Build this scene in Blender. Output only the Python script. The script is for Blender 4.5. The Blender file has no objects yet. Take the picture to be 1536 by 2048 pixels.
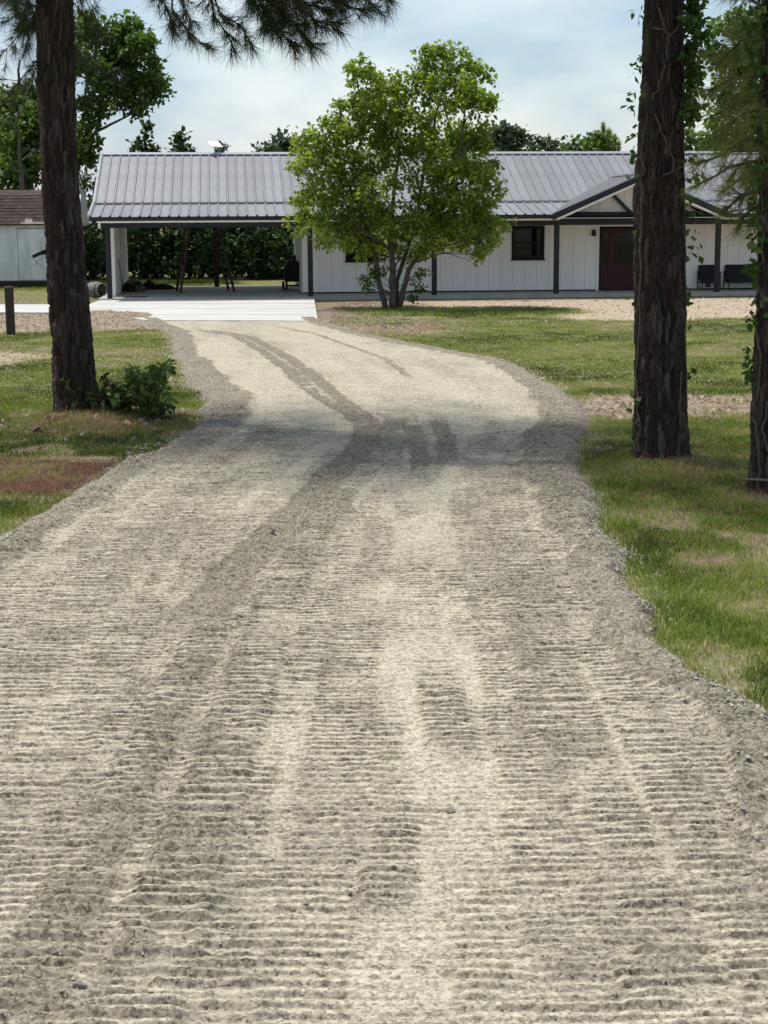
import bpy, math, random
import numpy as np
from mathutils import Vector, Matrix
random.seed(7); rng = np.random.default_rng(7)
R_ = math.radians
SC = bpy.context.scene
COL = SC.collection
# ------------------------------------------------------------------ camera
F = 3200.0; H = 2.5; PITCH = math.atan(584/3200.0); ROLL = 0.006
cam_d = bpy.data.cameras.new('camera'); cam = bpy.data.objects.new('camera', cam_d); COL.objects.link(cam)
cam_d.sensor_fit = 'VERTICAL'; cam_d.sensor_height = 36.0; cam_d.lens = F/2048*36
cam_d.clip_start = 0.05; cam_d.clip_end = 3000
MROT = Matrix.Rotation(math.pi/2-PITCH, 3, 'X') @ Matrix.Rotation(-ROLL, 3, 'Z')
cam.matrix_world = Matrix.Translation((0, 0, H)) @ MROT.to_4x4()
SC.camera = cam
# ------------------------------------------------------------------ sun direction (light travels this way), sky, exposure
LD = Vector((0.36, -0.24, -1.0)).normalized()
SUN_EL = math.asin(-LD.z); SUN_AZ = math.atan2(-LD.x, -LD.y)      # azimuth from +Y towards +X
w = bpy.data.worlds.new('World'); SC.world = w; w.use_nodes = True
nt = w.node_tree; nt.nodes.clear()
N = nt.nodes.new; L = nt.links.new
out = N('ShaderNodeOutputWorld'); mixs = N('ShaderNodeMixShader')
bg1 = N('ShaderNodeBackground'); bg2 = N('ShaderNodeBackground')
sky = N('ShaderNodeTexSky'); sky.sky_type = 'NISHITA'; sky.sun_disc = False
sky.sun_elevation = SUN_EL; sky.sun_rotation = SUN_AZ; sky.air_density = 1.3; sky.dust_density = 0.8; sky.ozone_density = 2.0
bg1.inputs['Strength'].default_value = 0.13
L(sky.outputs[0], bg1.inputs['Color'])
tc = N('ShaderNodeTexCoord'); mp = N('ShaderNodeMapping'); mp.inputs['Scale'].default_value = (4.2, 4.2, 11.0)
mp.inputs['Location'].default_value = (3.1, 1.3, 0.4)
L(tc.outputs['Generated'], mp.inputs['Vector'])
ns = N('ShaderNodeTexNoise'); ns.inputs['Scale'].default_value = 1.0; ns.inputs['Detail'].default_value = 6; ns.inputs['Roughness'].default_value = 0.52
L(mp.outputs[0], ns.inputs['Vector'])
cr = N('ShaderNodeValToRGB'); cr.color_ramp.elements[0].position = 0.34; cr.color_ramp.elements[1].position = 0.66
cr.color_ramp.elements[0].color = (0.30, 0.30, 0.30, 1); cr.color_ramp.elements[1].color = (0.95, 0.95, 0.95, 1)
L(ns.outputs['Fac'], cr.inputs[0]); L(cr.outputs[0], mixs.inputs[0])
ns2 = N('ShaderNodeTexNoise'); ns2.inputs['Scale'].default_value = 1.5; ns2.inputs['Detail'].default_value = 5
L(mp.outputs[0], ns2.inputs['Vector'])
cr2 = N('ShaderNodeValToRGB'); cr2.color_ramp.elements[0].position = 0.40; cr2.color_ramp.elements[1].position = 0.60
cr2.color_ramp.elements[0].color = (0.38, 0.52, 0.72, 1); cr2.color_ramp.elements[1].color = (0.84, 0.89, 0.94, 1)
L(ns2.outputs['Fac'], cr2.inputs[0]); L(cr2.outputs[0], bg2.inputs['Color']); bg2.inputs['Strength'].default_value = 0.90
L(bg1.outputs[0], mixs.inputs[1]); L(bg2.outputs[0], mixs.inputs[2]); L(mixs.outputs[0], out.inputs[0])
sl = bpy.data.lights.new('sun', 'SUN'); sl.energy = 4.3; sl.angle = R_(2.5); sl.color = (1.0, 0.95, 0.86)
so = bpy.data.objects.new('sun', sl); COL.objects.link(so)
so.rotation_euler = LD.to_track_quat('-Z', 'Y').to_euler(); so.location = (-20, 30, 60)
vs = SC.view_settings; vs.view_transform = 'Standard'; vs.look = 'None'; vs.exposure = 0.2; vs.gamma = 1.0; vs.use_curve_mapping = False

# ------------------------------------------------------------------ pixel helpers (photo pixels -> directions; distance comes from ground or plane)
def ray(x, y): return MROT @ Vector(((x-768)/F, (1024-y)/F, -1))
def ground(x, y, z=0.0):
    d = ray(x, y); t = (z-H)/d.z; return Vector((d.x*t, d.y*t, z))
def at(x, y, Y):
    d = ray(x, y); t = Y/d.y; return Vector((d.x*t, Y, H+d.z*t))
# ------------------------------------------------------------------ noise
_perm = rng.permutation(65536).astype(np.int64); _val = rng.random(65536)
def _h(ix, iy, seed): return _val[_perm[(ix*7919+iy*104729+seed*1299709) & 65535]]
def vnoise(x, y, seed=0):
    x = np.asarray(x, float); y = np.asarray(y, float)
    ix = np.floor(x).astype(np.int64); iy = np.floor(y).astype(np.int64); fx = x-ix; fy = y-iy
    fx = fx*fx*(3-2*fx); fy = fy*fy*(3-2*fy)
    a = _h(ix, iy, seed); b = _h(ix+1, iy, seed); c = _h(ix, iy+1, seed); d = _h(ix+1, iy+1, seed)
    return (a*(1-fx)+b*fx)*(1-fy)+(c*(1-fx)+d*fx)*fy
def fbm(x, y, seed=0, o=4):
    s = 0; a = 0.5; t = 0
    for i in range(o):
        s = s+a*vnoise(x*2**i, y*2**i, seed+i*17); t += a; a *= 0.5
    return s/t
def sstep(a, b, x):
    t = np.clip((np.asarray(x, float)-a)/(b-a), 0, 1); return t*t*(3-2*t)
# ------------------------------------------------------------------ mesh helpers
def np_mesh(name, V, Fc, mat, parent=None, attrs=None, smooth=False):
    me = bpy.data.meshes.new(name); V = np.ascontiguousarray(V, np.float32); Fc = np.ascontiguousarray(Fc, np.int32)
    k = Fc.shape[1]
    me.vertices.add(len(V)); me.vertices.foreach_set('co', V.ravel())
    me.loops.add(Fc.size); me.loops.foreach_set('vertex_index', Fc.ravel())
    me.polygons.add(len(Fc)); me.polygons.foreach_set('loop_start', np.arange(0, Fc.size, k, dtype=np.int32))
    me.polygons.foreach_set('loop_total', np.full(len(Fc), k, np.int32))
    if smooth: me.polygons.foreach_set('use_smooth', np.ones(len(Fc), bool))
    for an, av in (attrs or {}).items():
        a = me.attributes.new(an, 'FLOAT', 'POINT'); a.data.foreach_set('value', np.ascontiguousarray(av, np.float32))
    me.update(calc_edges=True); me.materials.append(mat)
    o = bpy.data.objects.new(name, me); COL.objects.link(o)
    if parent: o.parent = parent
    return o
class MB:
    def __init__(s): s.v = []; s.f = []
    def add(s, vs, fs):
        b = len(s.v); s.v += [tuple(p) for p in vs]; s.f += [tuple(b+i for i in f) for f in fs]; return s
    def box(s, x0, x1, y0, y1, z0, z1):
        return s.add([(x0,y0,z0),(x1,y0,z0),(x1,y1,z0),(x0,y1,z0),(x0,y0,z1),(x1,y0,z1),(x1,y1,z1),(x0,y1,z1)],
                     [(0,3,2,1),(4,5,6,7),(0,1,5,4),(1,2,6,5),(2,3,7,6),(3,0,4,7)])
    def cbox(s, x0, x1, y0, y1, z0, z1, c=0.01):
        # box with chamfered vertical edges and top
        def ring(d, z): return [(x0+d+c,y0+d,z),(x1-d-c,y0+d,z),(x1-d,y0+d+c,z),(x1-d,y1-d-c,z),(x1-d-c,y1-d,z),(x0+d+c,y1-d,z),(x0+d,y1-d-c,z),(x0+d,y0+d+c,z)]
        vs = ring(0, z0)+ring(0, z1-c)+ring(c*0.7, z1); fs = [tuple(range(7,-1,-1)), tuple(range(16,24))]
        for r in (0, 8):
            for i in range(8): fs.append((r+i, r+(i+1)%8, r+8+(i+1)%8, r+8+i))
        return s.add(vs, fs)
    def beam(s, p, q, wx, wy, up=(0,0,1)):
        p = Vector(p); q = Vector(q); d = (q-p).normalized(); u = Vector(up)
        a = d.cross(u)
        if a.length < 1e-4: a = d.cross(Vector((1,0,0)))
        a.normalize(); b = a.cross(d).normalized(); a = a*wx/2; b = b*wy/2
        return s.add([p-a-b,p+a-b,p+a+b,p-a+b,q-a-b,q+a-b,q+a+b,q-a+b],[(0,3,2,1),(4,5,6,7),(0,1,5,4),(1,2,6,5),(2,3,7,6),(3,0,4,7)])
    def tube(s, pts, rad, n=8, cap=True):
        pts = [Vector(p) for p in pts]; vs = []; fs = []
        rad = rad if hasattr(rad, '__len__') else [rad]*len(pts)
        ref = Vector((0.3, 0.9, 0.2)).normalized(); a = None
        for i, p in enumerate(pts):
            d = (pts[min(i+1, len(pts)-1)]-pts[max(i-1, 0)]).normalized()
            if a is None:
                a = d.cross(ref if abs(d.dot(ref)) < 0.95 else Vector((1,0,0))).normalized()
            else:
                a = (a-d*a.dot(d)); a = a.normalized() if a.length > 1e-6 else d.orthogonal().normalized()
            b = d.cross(a)
            for k in range(n):
                t = 2*math.pi*k/n; vs.append(p+(a*math.cos(t)+b*math.sin(t))*rad[i])
        for i in range(len(pts)-1):
            for k in range(n): fs.append((i*n+k, i*n+(k+1)%n, (i+1)*n+(k+1)%n, (i+1)*n+k))
        if cap: fs.append(tuple(range(n-1,-1,-1))); fs.append(tuple(range((len(pts)-1)*n, len(pts)*n)))
        return s.add(vs, fs)
    def prism(s, poly, axis, a, b):
        # poly: list of 2-tuples in the two other axes (order kept), extruded along axis
        def mk(t, p):
            if axis == 'x': return (t, p[0], p[1])
            if axis == 'y': return (p[0], t, p[1])
            return (p[0], p[1], t)
        n = len(poly); vs = [mk(a, p) for p in poly]+[mk(b, p) for p in poly]
        fs = [tuple(range(n)), tuple(range(2*n-1, n-1, -1))]+[(i, n+i, n+(i+1)%n, (i+1)%n) for i in range(n)]
        return s.add(vs, fs)
    def mesh(s, name, mat, smooth=False):
        me = bpy.data.meshes.new(name); me.from_pydata(s.v, [], s.f)
        import bmesh
        bm = bmesh.new(); bm.from_mesh(me); bmesh.ops.recalc_face_normals(bm, faces=bm.faces); bm.to_mesh(me); bm.free()
        if smooth:
            for p in me.polygons: p.use_smooth = True
        me.materials.append(mat); return me
    def build(s, name, mat, parent=None, smooth=False, loc=None):
        return link(name, s.mesh(name, mat, smooth), parent, loc)
def link(name, me, parent=None, loc=None, rot=None):
    o = bpy.data.objects.new(name, me); COL.objects.link(o)
    if parent: o.parent = parent
    if loc is not None: o.location = loc
    if rot is not None: o.rotation_euler = rot
    return o
def tag(o, label=None, cat=None, group=None, kind=None):
    if label: o['label'] = label
    if cat: o['category'] = cat
    if group: o['group'] = group
    if kind: o['kind'] = kind
    return o
def thing(name, label, cat, loc=(0,0,0), rz=0, group=None):
    o = bpy.data.objects.new(name, None); COL.objects.link(o); o.location = loc; o.rotation_euler = (0, 0, rz)
    o.empty_display_size = 0.1
    return tag(o, label, cat, group)
# ------------------------------------------------------------------ materials
def mat(name, c1, c2=None, scale=5, rough=0.7, bump=0, bscale=40, metallic=0, stretch=(1,1,1), detail=5, spec=0.5, trans=0, bdist=0.01):
    m = bpy.data.materials.new(name); m.use_nodes = True; n = m.node_tree; p = n.nodes['Principled BSDF']
    p.inputs['Roughness'].default_value = rough; p.inputs['Metallic'].default_value = metallic
    p.inputs['Specular IOR Level'].default_value = spec
    if c2 is None: p.inputs['Base Color'].default_value = (*c1, 1)
    tcn = n.nodes.new('ShaderNodeTexCoord'); mpn = n.nodes.new('ShaderNodeMapping'); mpn.inputs['Scale'].default_value = stretch
    n.links.new(tcn.outputs['Object'], mpn.inputs['Vector'])
    if c2 is not None:
        a = n.nodes.new('ShaderNodeTexNoise'); a.inputs['Scale'].default_value = scale; a.inputs['Detail'].default_value = detail; a.inputs['Roughness'].default_value = 0.62
        n.links.new(mpn.outputs[0], a.inputs['Vector'])
        r = n.nodes.new('ShaderNodeValToRGB'); r.color_ramp.elements[0].position = 0.3; r.color_ramp.elements[1].position = 0.7
        r.color_ramp.elements[0].color = (*c1, 1); r.color_ramp.elements[1].color = (*c2, 1)
        n.links.new(a.outputs['Fac'], r.inputs[0]); n.links.new(r.outputs[0], p.inputs['Base Color'])
    if bump:
        b = n.nodes.new('ShaderNodeTexNoise'); b.inputs['Scale'].default_value = bscale; b.inputs['Detail'].default_value = 4
        n.links.new(mpn.outputs[0], b.inputs['Vector'])
        bn = n.nodes.new('ShaderNodeBump'); bn.inputs['Strength'].default_value = bump; bn.inputs['Distance'].default_value = bdist
        n.links.new(b.outputs['Fac'], bn.inputs['Height']); n.links.new(bn.outputs[0], p.inputs['Normal'])
    return m
def leafmat(name, cols, trans=0.35, rough=0.55, spec=0.25):
    # cols: list of (pos, rgb) over per-leaf attribute 'tint'
    m = bpy.data.materials.new(name); m.use_nodes = True; n = m.node_tree; p = n.nodes['Principled BSDF']; o = n.nodes['Material Output']
    at_ = n.nodes.new('ShaderNodeAttribute'); at_.attribute_name = 'tint'
    r = n.nodes.new('ShaderNodeValToRGB')
    while len(r.color_ramp.elements) < len(cols): r.color_ramp.elements.new(0.5)
    for e, (ps, c) in zip(r.color_ramp.elements, cols): e.position = ps; e.color = (*c, 1)
    n.links.new(at_.outputs['Fac'], r.inputs[0]); n.links.new(r.outputs[0], p.inputs['Base Color'])
    p.inputs['Roughness'].default_value = rough; p.inputs['Specular IOR Level'].default_value = spec
    if trans:
        t = n.nodes.new('ShaderNodeBsdfTranslucent'); mx = n.nodes.new('ShaderNodeMixShader'); mx.inputs[0].default_value = trans
        hs = n.nodes.new('ShaderNodeHueSaturation'); hs.inputs['Saturation'].default_value = 1.15; hs.inputs['Value'].default_value = 1.35
        n.links.new(r.outputs[0], hs.inputs['Color']); n.links.new(hs.outputs[0], t.inputs['Color'])
        n.links.new(p.outputs[0], mx.inputs[1]); n.links.new(t.outputs[0], mx.inputs[2]); n.links.new(mx.outputs[0], o.inputs['Surface'])
    return m
M = {}
M['charcoal'] = mat('charcoal_paint', (0.016,0.018,0.022), (0.024,0.026,0.030), 3, 0.6, 0.1, 60, spec=0.25)
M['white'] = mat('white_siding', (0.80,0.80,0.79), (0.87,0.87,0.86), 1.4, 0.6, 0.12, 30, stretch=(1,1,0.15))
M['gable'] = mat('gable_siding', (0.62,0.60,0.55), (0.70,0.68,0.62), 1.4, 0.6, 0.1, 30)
M['trim'] = mat('white_trim', (0.78,0.78,0.76), (0.84,0.84,0.82), 2, 0.5)
M['metal'] = mat('roof_metal', (0.185,0.187,0.200), (0.242,0.244,0.256), 2.2, 0.5, 0.15, 18, metallic=0.2, stretch=(2.5,0.7,0.7))
def per_object(m, amt):
    n = m.node_tree; p = n.nodes['Principled BSDF']; src = p.inputs['Base Color'].links[0].from_socket
    oi = n.nodes.new('ShaderNodeObjectInfo'); mr = n.nodes.new('ShaderNodeMapRange'); mr.inputs['To Min'].default_value = 1-amt; mr.inputs['To Max'].default_value = 1+amt
    hs = n.nodes.new('ShaderNodeHueSaturation'); n.links.new(oi.outputs['Random'], mr.inputs['Value']); n.links.new(mr.outputs[0], hs.inputs['Value']); n.links.new(src, hs.inputs['Color']); n.links.new(hs.outputs[0], p.inputs['Base Color'])
per_object(M['metal'], 0.10)
M['metal_l'] = mat('flashing_metal', (0.27,0.28,0.31), (0.33,0.34,0.37), 3, 0.45, metallic=0.25)
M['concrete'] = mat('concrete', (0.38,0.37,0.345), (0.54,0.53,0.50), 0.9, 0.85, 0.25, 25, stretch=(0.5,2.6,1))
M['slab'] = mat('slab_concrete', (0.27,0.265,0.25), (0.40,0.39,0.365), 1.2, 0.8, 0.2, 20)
M['glass'] = mat('dark_glass', (0.006,0.009,0.009), rough=0.05, spec=0.28)
M['blackf'] = mat('black_frame', (0.007,0.007,0.008), (0.011,0.011,0.012), 4, 0.6, spec=0.2)
M['red'] = mat('oxblood_paint', (0.034,0.0035,0.008), (0.046,0.005,0.010), 3, 0.5, 0.08, 30, spec=0.3)
M['wood_dark'] = mat('weathered_dark_wood', (0.022,0.016,0.012), (0.058,0.044,0.034), 6, 0.85, 0.5, 30, stretch=(3,3,0.3))
M['wood_grey'] = mat('weathered_grey_wood', (0.11,0.105,0.095), (0.22,0.21,0.19), 8, 0.85, 0.4, 40)
M['black_cloth'] = mat('black_cloth', (0.008,0.009,0.012), (0.016,0.018,0.022), 10, 0.9, 0.3, 60)
M['black_metal'] = mat('black_metal', (0.006,0.006,0.007), (0.011,0.011,0.012), 8, 0.65, spec=0.25)
M['shed_wall'] = mat('shed_wall_paint', (0.42,0.45,0.46), (0.66,0.69,0.70), 2.2, 0.75, 0.2, 12, stretch=(1.5,1.5,0.35))
M['shed_bare'] = mat('bare_decking', (0.36,0.28,0.25), (0.46,0.37,0.33), 4, 0.85)
M['shingle'] = mat('brown_shingle', (0.048,0.032,0.028), (0.100,0.068,0.060), 6, 0.95, 0.4, 50)
per_object(M['shingle'], 0.25); per_object(M['wood_grey'], 0.2)
M['bark'] = mat('pine_bark', (0.040,0.025,0.018), (0.110,0.074,0.054), 9, 0.95, 0.6, 60, stretch=(1,1,0.4))
M['bark_grey'] = mat('grey_bark', (0.040,0.033,0.027), (0.100,0.086,0.072), 12, 0.9, 0.5, 50, stretch=(1,1,0.3))
M['twig'] = mat('twig_bark', (0.040,0.030,0.022), (0.075,0.058,0.044), 12, 0.9)
M['vine_stem'] = mat('vine_stem', (0.055,0.040,0.030), (0.11,0.082,0.060), 14, 0.9)
M['stone'] = mat('limestone', (0.16,0.146,0.120), (0.36,0.335,0.285), 7, 0.9, 0.4, 50)
M['dish'] = mat('white_plastic', (0.82,0.82,0.82), rough=0.4)
M['needle_dark'] = leafmat('pine_needles', [(0,(0.018,0.030,0.010)),(0.55,(0.040,0.062,0.018)),(1,(0.095,0.085,0.028))], 0.2)
M['needle_green'] = leafmat('pine_needles_fresh', [(0,(0.100,0.130,0.034)),(0.6,(0.190,0.220,0.060)),(1,(0.300,0.280,0.105))], 0.45)
M['leaf_tallow'] = leafmat('bright_leaves', [(0,(0.085,0.138,0.022)),(0.5,(0.178,0.248,0.042)),(1,(0.300,0.360,0.085))], 0.52)
M['leaf_dark'] = leafmat('dark_leaves', [(0,(0.014,0.032,0.010)),(0.5,(0.030,0.062,0.015)),(1,(0.062,0.105,0.024))], 0.28)
M['leaf_mid'] = leafmat('mid_leaves', [(0,(0.038,0.070,0.018)),(0.5,(0.078,0.132,0.030)),(1,(0.150,0.215,0.050))], 0.42)
M['leaf_far'] = leafmat('far_leaves', [(0,(0.030,0.050,0.026)),(0.5,(0.055,0.085,0.040)),(1,(0.100,0.130,0.058))], 0.25)
M['leaf_vine'] = leafmat('vine_leaves', [(0,(0.028,0.060,0.013)),(0.6,(0.060,0.115,0.024)),(1,(0.14,0.18,0.045))], 0.4)
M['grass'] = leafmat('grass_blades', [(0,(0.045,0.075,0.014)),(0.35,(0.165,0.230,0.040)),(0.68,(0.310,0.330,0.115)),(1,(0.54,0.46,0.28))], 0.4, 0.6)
M['straw'] = leafmat('pine_straw', [(0,(0.055,0.022,0.012)),(0.5,(0.115,0.050,0.026)),(1,(0.22,0.125,0.065))], 0.05, 0.8)
# ground material
def ground_mat():
    m = bpy.data.materials.new('ground_soil'); m.use_nodes = True; n = m.node_tree; p = n.nodes['Principled BSDF']; lk = n.links.new
    p.inputs['Roughness'].default_value = 0.95; p.inputs['Specular IOR Level'].default_value = 0.15
    tcn = n.nodes.new('ShaderNodeTexCoord')
    def attr(a): q = n.nodes.new('ShaderNodeAttribute'); q.attribute_name = a; return q.outputs['Fac']
    def noise(s, d=6, r=0.65): q = n.nodes.new('ShaderNodeTexNoise'); q.inputs['Scale'].default_value = s; q.inputs['Detail'].default_value = d; q.inputs['Roughness'].default_value = r; lk(tcn.outputs['Object'], q.inputs['Vector']); return q.outputs['Fac']
    def ramp(f, a, b, p0=0.3, p1=0.7):
        q = n.nodes.new('ShaderNodeValToRGB'); q.color_ramp.elements[0].position = p0; q.color_ramp.elements[1].position = p1
        q.color_ramp.elements[0].color = (*a, 1); q.color_ramp.elements[1].color = (*b, 1); lk(f, q.inputs[0]); return q.outputs[0]
    def mix(f, a, b): q = n.nodes.new('ShaderNodeMixRGB'); lk(f, q.inputs[0]); lk(a, q.inputs[1]); lk(b, q.inputs[2]); return q.outputs[0]
    n1 = noise(2.3); n2 = noise(17, 8, 0.7); n3 = noise(0.35)
    nd_ = noise(6.5, 10, 0.8); brown = ramp(nd_, (0.075,0.050,0.036), (0.34,0.265,0.205), 0.34, 0.66)
    sand = ramp(nd_, (0.22,0.165,0.115), (0.52,0.430,0.320), 0.34, 0.64)
    grass = ramp(n1, (0.085,0.085,0.032), (0.215,0.205,0.085))
    straw = ramp(n2, (0.050,0.022,0.013), (0.135,0.065,0.036))
    c = mix(attr('sand'), brown, sand); c = mix(attr('cover'), c, grass); c = mix(attr('straw'), c, straw)
    lk(c, p.inputs['Base Color'])
    bn = n.nodes.new('ShaderNodeBump'); bn.inputs['Strength'].default_value = 0.7; bn.inputs['Distance'].default_value = 0.04
    lk(n2, bn.inputs['Height']); lk(bn.outputs[0], p.inputs['Normal'])
    return m
def drive_mat():
    m = bpy.data.materials.new('crushed_limestone'); m.use_nodes = True; n = m.node_tree; p = n.nodes['Principled BSDF']; lk = n.links.new
    p.inputs['Roughness'].default_value = 0.95; p.inputs['Specular IOR Level'].default_value = 0.2
    tcn = n.nodes.new('ShaderNodeTexCoord')
    def attr(a): q = n.nodes.new('ShaderNodeAttribute'); q.attribute_name = a; return q.outputs['Fac']
    def noise(s, d=6, r=0.65, st=(1,1,1)):
        mpn = n.nodes.new('ShaderNodeMapping'); mpn.inputs['Scale'].default_value = st; lk(tcn.outputs['Object'], mpn.inputs['Vector'])
        q = n.nodes.new('ShaderNodeTexNoise'); q.inputs['Scale'].default_value = s; q.inputs['Detail'].default_value = d; q.inputs['Roughness'].default_value = r; lk(mpn.outputs[0], q.inputs['Vector']); return q.outputs['Fac']
    def ramp(f, a, b, p0=0.3, p1=0.7):
        q = n.nodes.new('ShaderNodeValToRGB'); q.color_ramp.elements[0].position = p0; q.color_ramp.elements[1].position = p1
        q.color_ramp.elements[0].color = (*a, 1); q.color_ramp.elements[1].color = (*b, 1); lk(f, q.inputs[0]); return q.outputs[0]
    def mix(f, a, b): q = n.nodes.new('ShaderNodeMixRGB'); lk(f, q.inputs[0]); lk(a, q.inputs[1]); lk(b, q.inputs[2]); return q.outputs[0]
    nm = noise(2.2, 7, 0.65, (1,2.2,1)); nf = noise(30, 8, 0.8)
    def vor(sc, outn):
        q = n.nodes.new('ShaderNodeTexVoronoi'); q.inputs['Scale'].default_value = sc; lk(tcn.outputs['Object'], q.inputs['Vector']); return q.outputs[outn]
    def val(c):
        q = n.nodes.new('ShaderNodeSeparateColor'); lk(c, q.inputs[0]); return q.outputs[0]
    v1 = val(vor(85, 'Color')); v2 = val(vor(38, 'Color'))
    def math_(op, x, y):
        q = n.nodes.new('ShaderNodeMath'); q.operation = op
        for k, z in enumerate((x, y)):
            if isinstance(z, float): q.inputs[k].default_value = z
            else: lk(z, q.inputs[k])
        return q.outputs[0]
    peb = math_('ADD', math_('MULTIPLY', v1, 0.45), math_('ADD', math_('MULTIPLY', v2, 0.25), math_('MULTIPLY', nf, 0.55)))
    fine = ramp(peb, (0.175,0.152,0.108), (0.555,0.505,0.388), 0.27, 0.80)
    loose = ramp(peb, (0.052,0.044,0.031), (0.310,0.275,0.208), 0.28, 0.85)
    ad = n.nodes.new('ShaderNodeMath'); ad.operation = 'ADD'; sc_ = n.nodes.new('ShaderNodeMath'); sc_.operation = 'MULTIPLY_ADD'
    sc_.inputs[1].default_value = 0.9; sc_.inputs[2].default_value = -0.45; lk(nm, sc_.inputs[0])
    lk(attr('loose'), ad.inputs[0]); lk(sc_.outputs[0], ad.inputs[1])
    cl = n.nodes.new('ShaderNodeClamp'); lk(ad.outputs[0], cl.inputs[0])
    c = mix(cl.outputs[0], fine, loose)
    lk(c, p.inputs['Base Color'])
    bn = n.nodes.new('ShaderNodeBump'); bn.inputs['Strength'].default_value = 0.85; bn.inputs['Distance'].default_value = 0.012
    lk(peb, bn.inputs['Height']); lk(bn.outputs[0], p.inputs['Normal'])
    return m
M['ground'] = ground_mat(); M['drive'] = drive_mat()

# ================================================================== driveway outline (world X at given Y)
EY = np.array([2.0, 5.0, 7.9, 9.3, 10.5, 12.7, 14.3, 16.3, 17.6, 19.0, 20.5, 23.0, 25.0, 26.7, 28.6, 30.8, 33.5, 36.4, 38.5, 41.5])
EL = np.array([-3.2,-3.2,-3.2,-3.15,-3.1,-3.05,-2.85,-2.70,-2.42,-2.25,-2.30,-2.55,-3.0,-3.3,-3.55,-4.0,-4.35,-4.75,-5.4,-6.3])
ER = np.array([2.0, 1.95, 1.93, 1.60, 1.70, 1.75, 1.85, 1.95, 2.12, 2.40, 2.60, 2.62, 2.50, 2.35, 2.05, 1.20, 0.25, -0.70, -1.30, -1.75])
def edgeL(Y): return np.interp(Y, EY, EL)
def edgeR(Y): return np.interp(Y, EY, ER)
def wob(Y, s): return 0.045*(fbm(np.asarray(Y)*5.5, np.full_like(np.asarray(Y, float), s+3), 6, 3)-0.5)*2+0.11*(fbm(np.asarray(Y)*1.1, np.full_like(np.asarray(Y, float), s), 5, 3)-0.5)*2
def shoulders(X, Y):
    l = edgeL(Y)+wob(Y, 1.5); r = edgeR(Y)+wob(Y, 7.5)
    return X-l, r-X      # positive inside
# track passes: (centre X at knots), half width, amplitude, tilt, skew
PASS = []
def add_pass(knY, knX, hw, amp, lam, skew, lo=0): PASS.append((np.array(knY, float), np.array(knX, float), hw, amp, lam, skew, lo))
_pr = random.Random(3)
kY = [2, 8, 14, 20, 26, 32, 38, 42]
mid = [(-0.6), (-0.55), (-0.45), (0.1), (-0.3), (-1.2), (-2.9), (-3.9)]
for k_ in range(26):
    off = -2.45+4.75*((k_*0.618034) % 1.0); a_ = _pr.uniform(0.55, 1.05)
    kx = [m+off*(1 if y < 24 else 0.9)+_pr.uniform(-0.16, 0.16) for m, y in zip(mid, kY)]
    add_pass(kY, kx, _pr.uniform(0.14, 0.24), 0.0165*a_, _pr.uniform(0.066, 0.078), _pr.uniform(-0.04, 0.04), 0.0)
add_pass([2,5,7.5,10,13,16], [-0.82,-0.80,-0.75,-0.72,-0.55,-0.2], 0.17, 0.023, 0.072, 0.02, 0.10)
add_pass([2,5,7.5,10,13,16], [-1.20,-1.18,-1.12,-1.05,-0.9,-0.6], 0.15, 0.022, 0.072, 0.03, 0.08)
add_pass([7.1,7.8,8.7], [0.32,0.30,0.28], 0.14, 0.018, 0.074, -0.02, 0.0)
add_pass([5.2,5.8,6.5], [-0.02,0.0,0.03], 0.12, 0.018, 0.074, 0.02, 0.0)
add_pass([9.2,10.2,11.6], [0.52,0.50,0.45], 0.13, 0.018, 0.073, -0.03, 0.0)
# smooth wheel ruts seen curving to the carport: centre lines
RUT = [(np.array([9, 11.3, 13.5, 15.7, 17.5, 19.2, 20.6, 23, 27, 31, 35, 37.5]), np.array([-1.25,-1.05,-0.72,-0.50,-0.22,-0.16,-0.36,-0.85,-1.45,-2.2,-3.1,-4.4]), ([9, 18, 21, 24, 34], [0.20, 0.19, 0.22, 0.29, 0.26])),
       (np.array([16.0, 17.2, 18.4, 20.0, 21.4]), np.array([0.0, 0.10, 0.16, 0.14, -0.05]), ([0, 1], [0.15, 0.15])),
       (np.array([15.0, 17.2, 19.0, 21.4]), np.array([0.36, 0.38, 0.36, 0.30]), ([0, 1], [0.11, 0.11])),
       (np.array([15.6, 17.0, 18.6, 20.9]), np.array([0.62, 0.68, 0.72, 0.68]), ([0, 1], [0.12, 0.12])),
       (np.array([24.5, 26.5, 29, 32, 35.5, 38.5]), np.array([0.45, 0.32, 0.02, -0.68, -1.5, -2.7]), ([0, 1], [0.075, 0.075]))]
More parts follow.
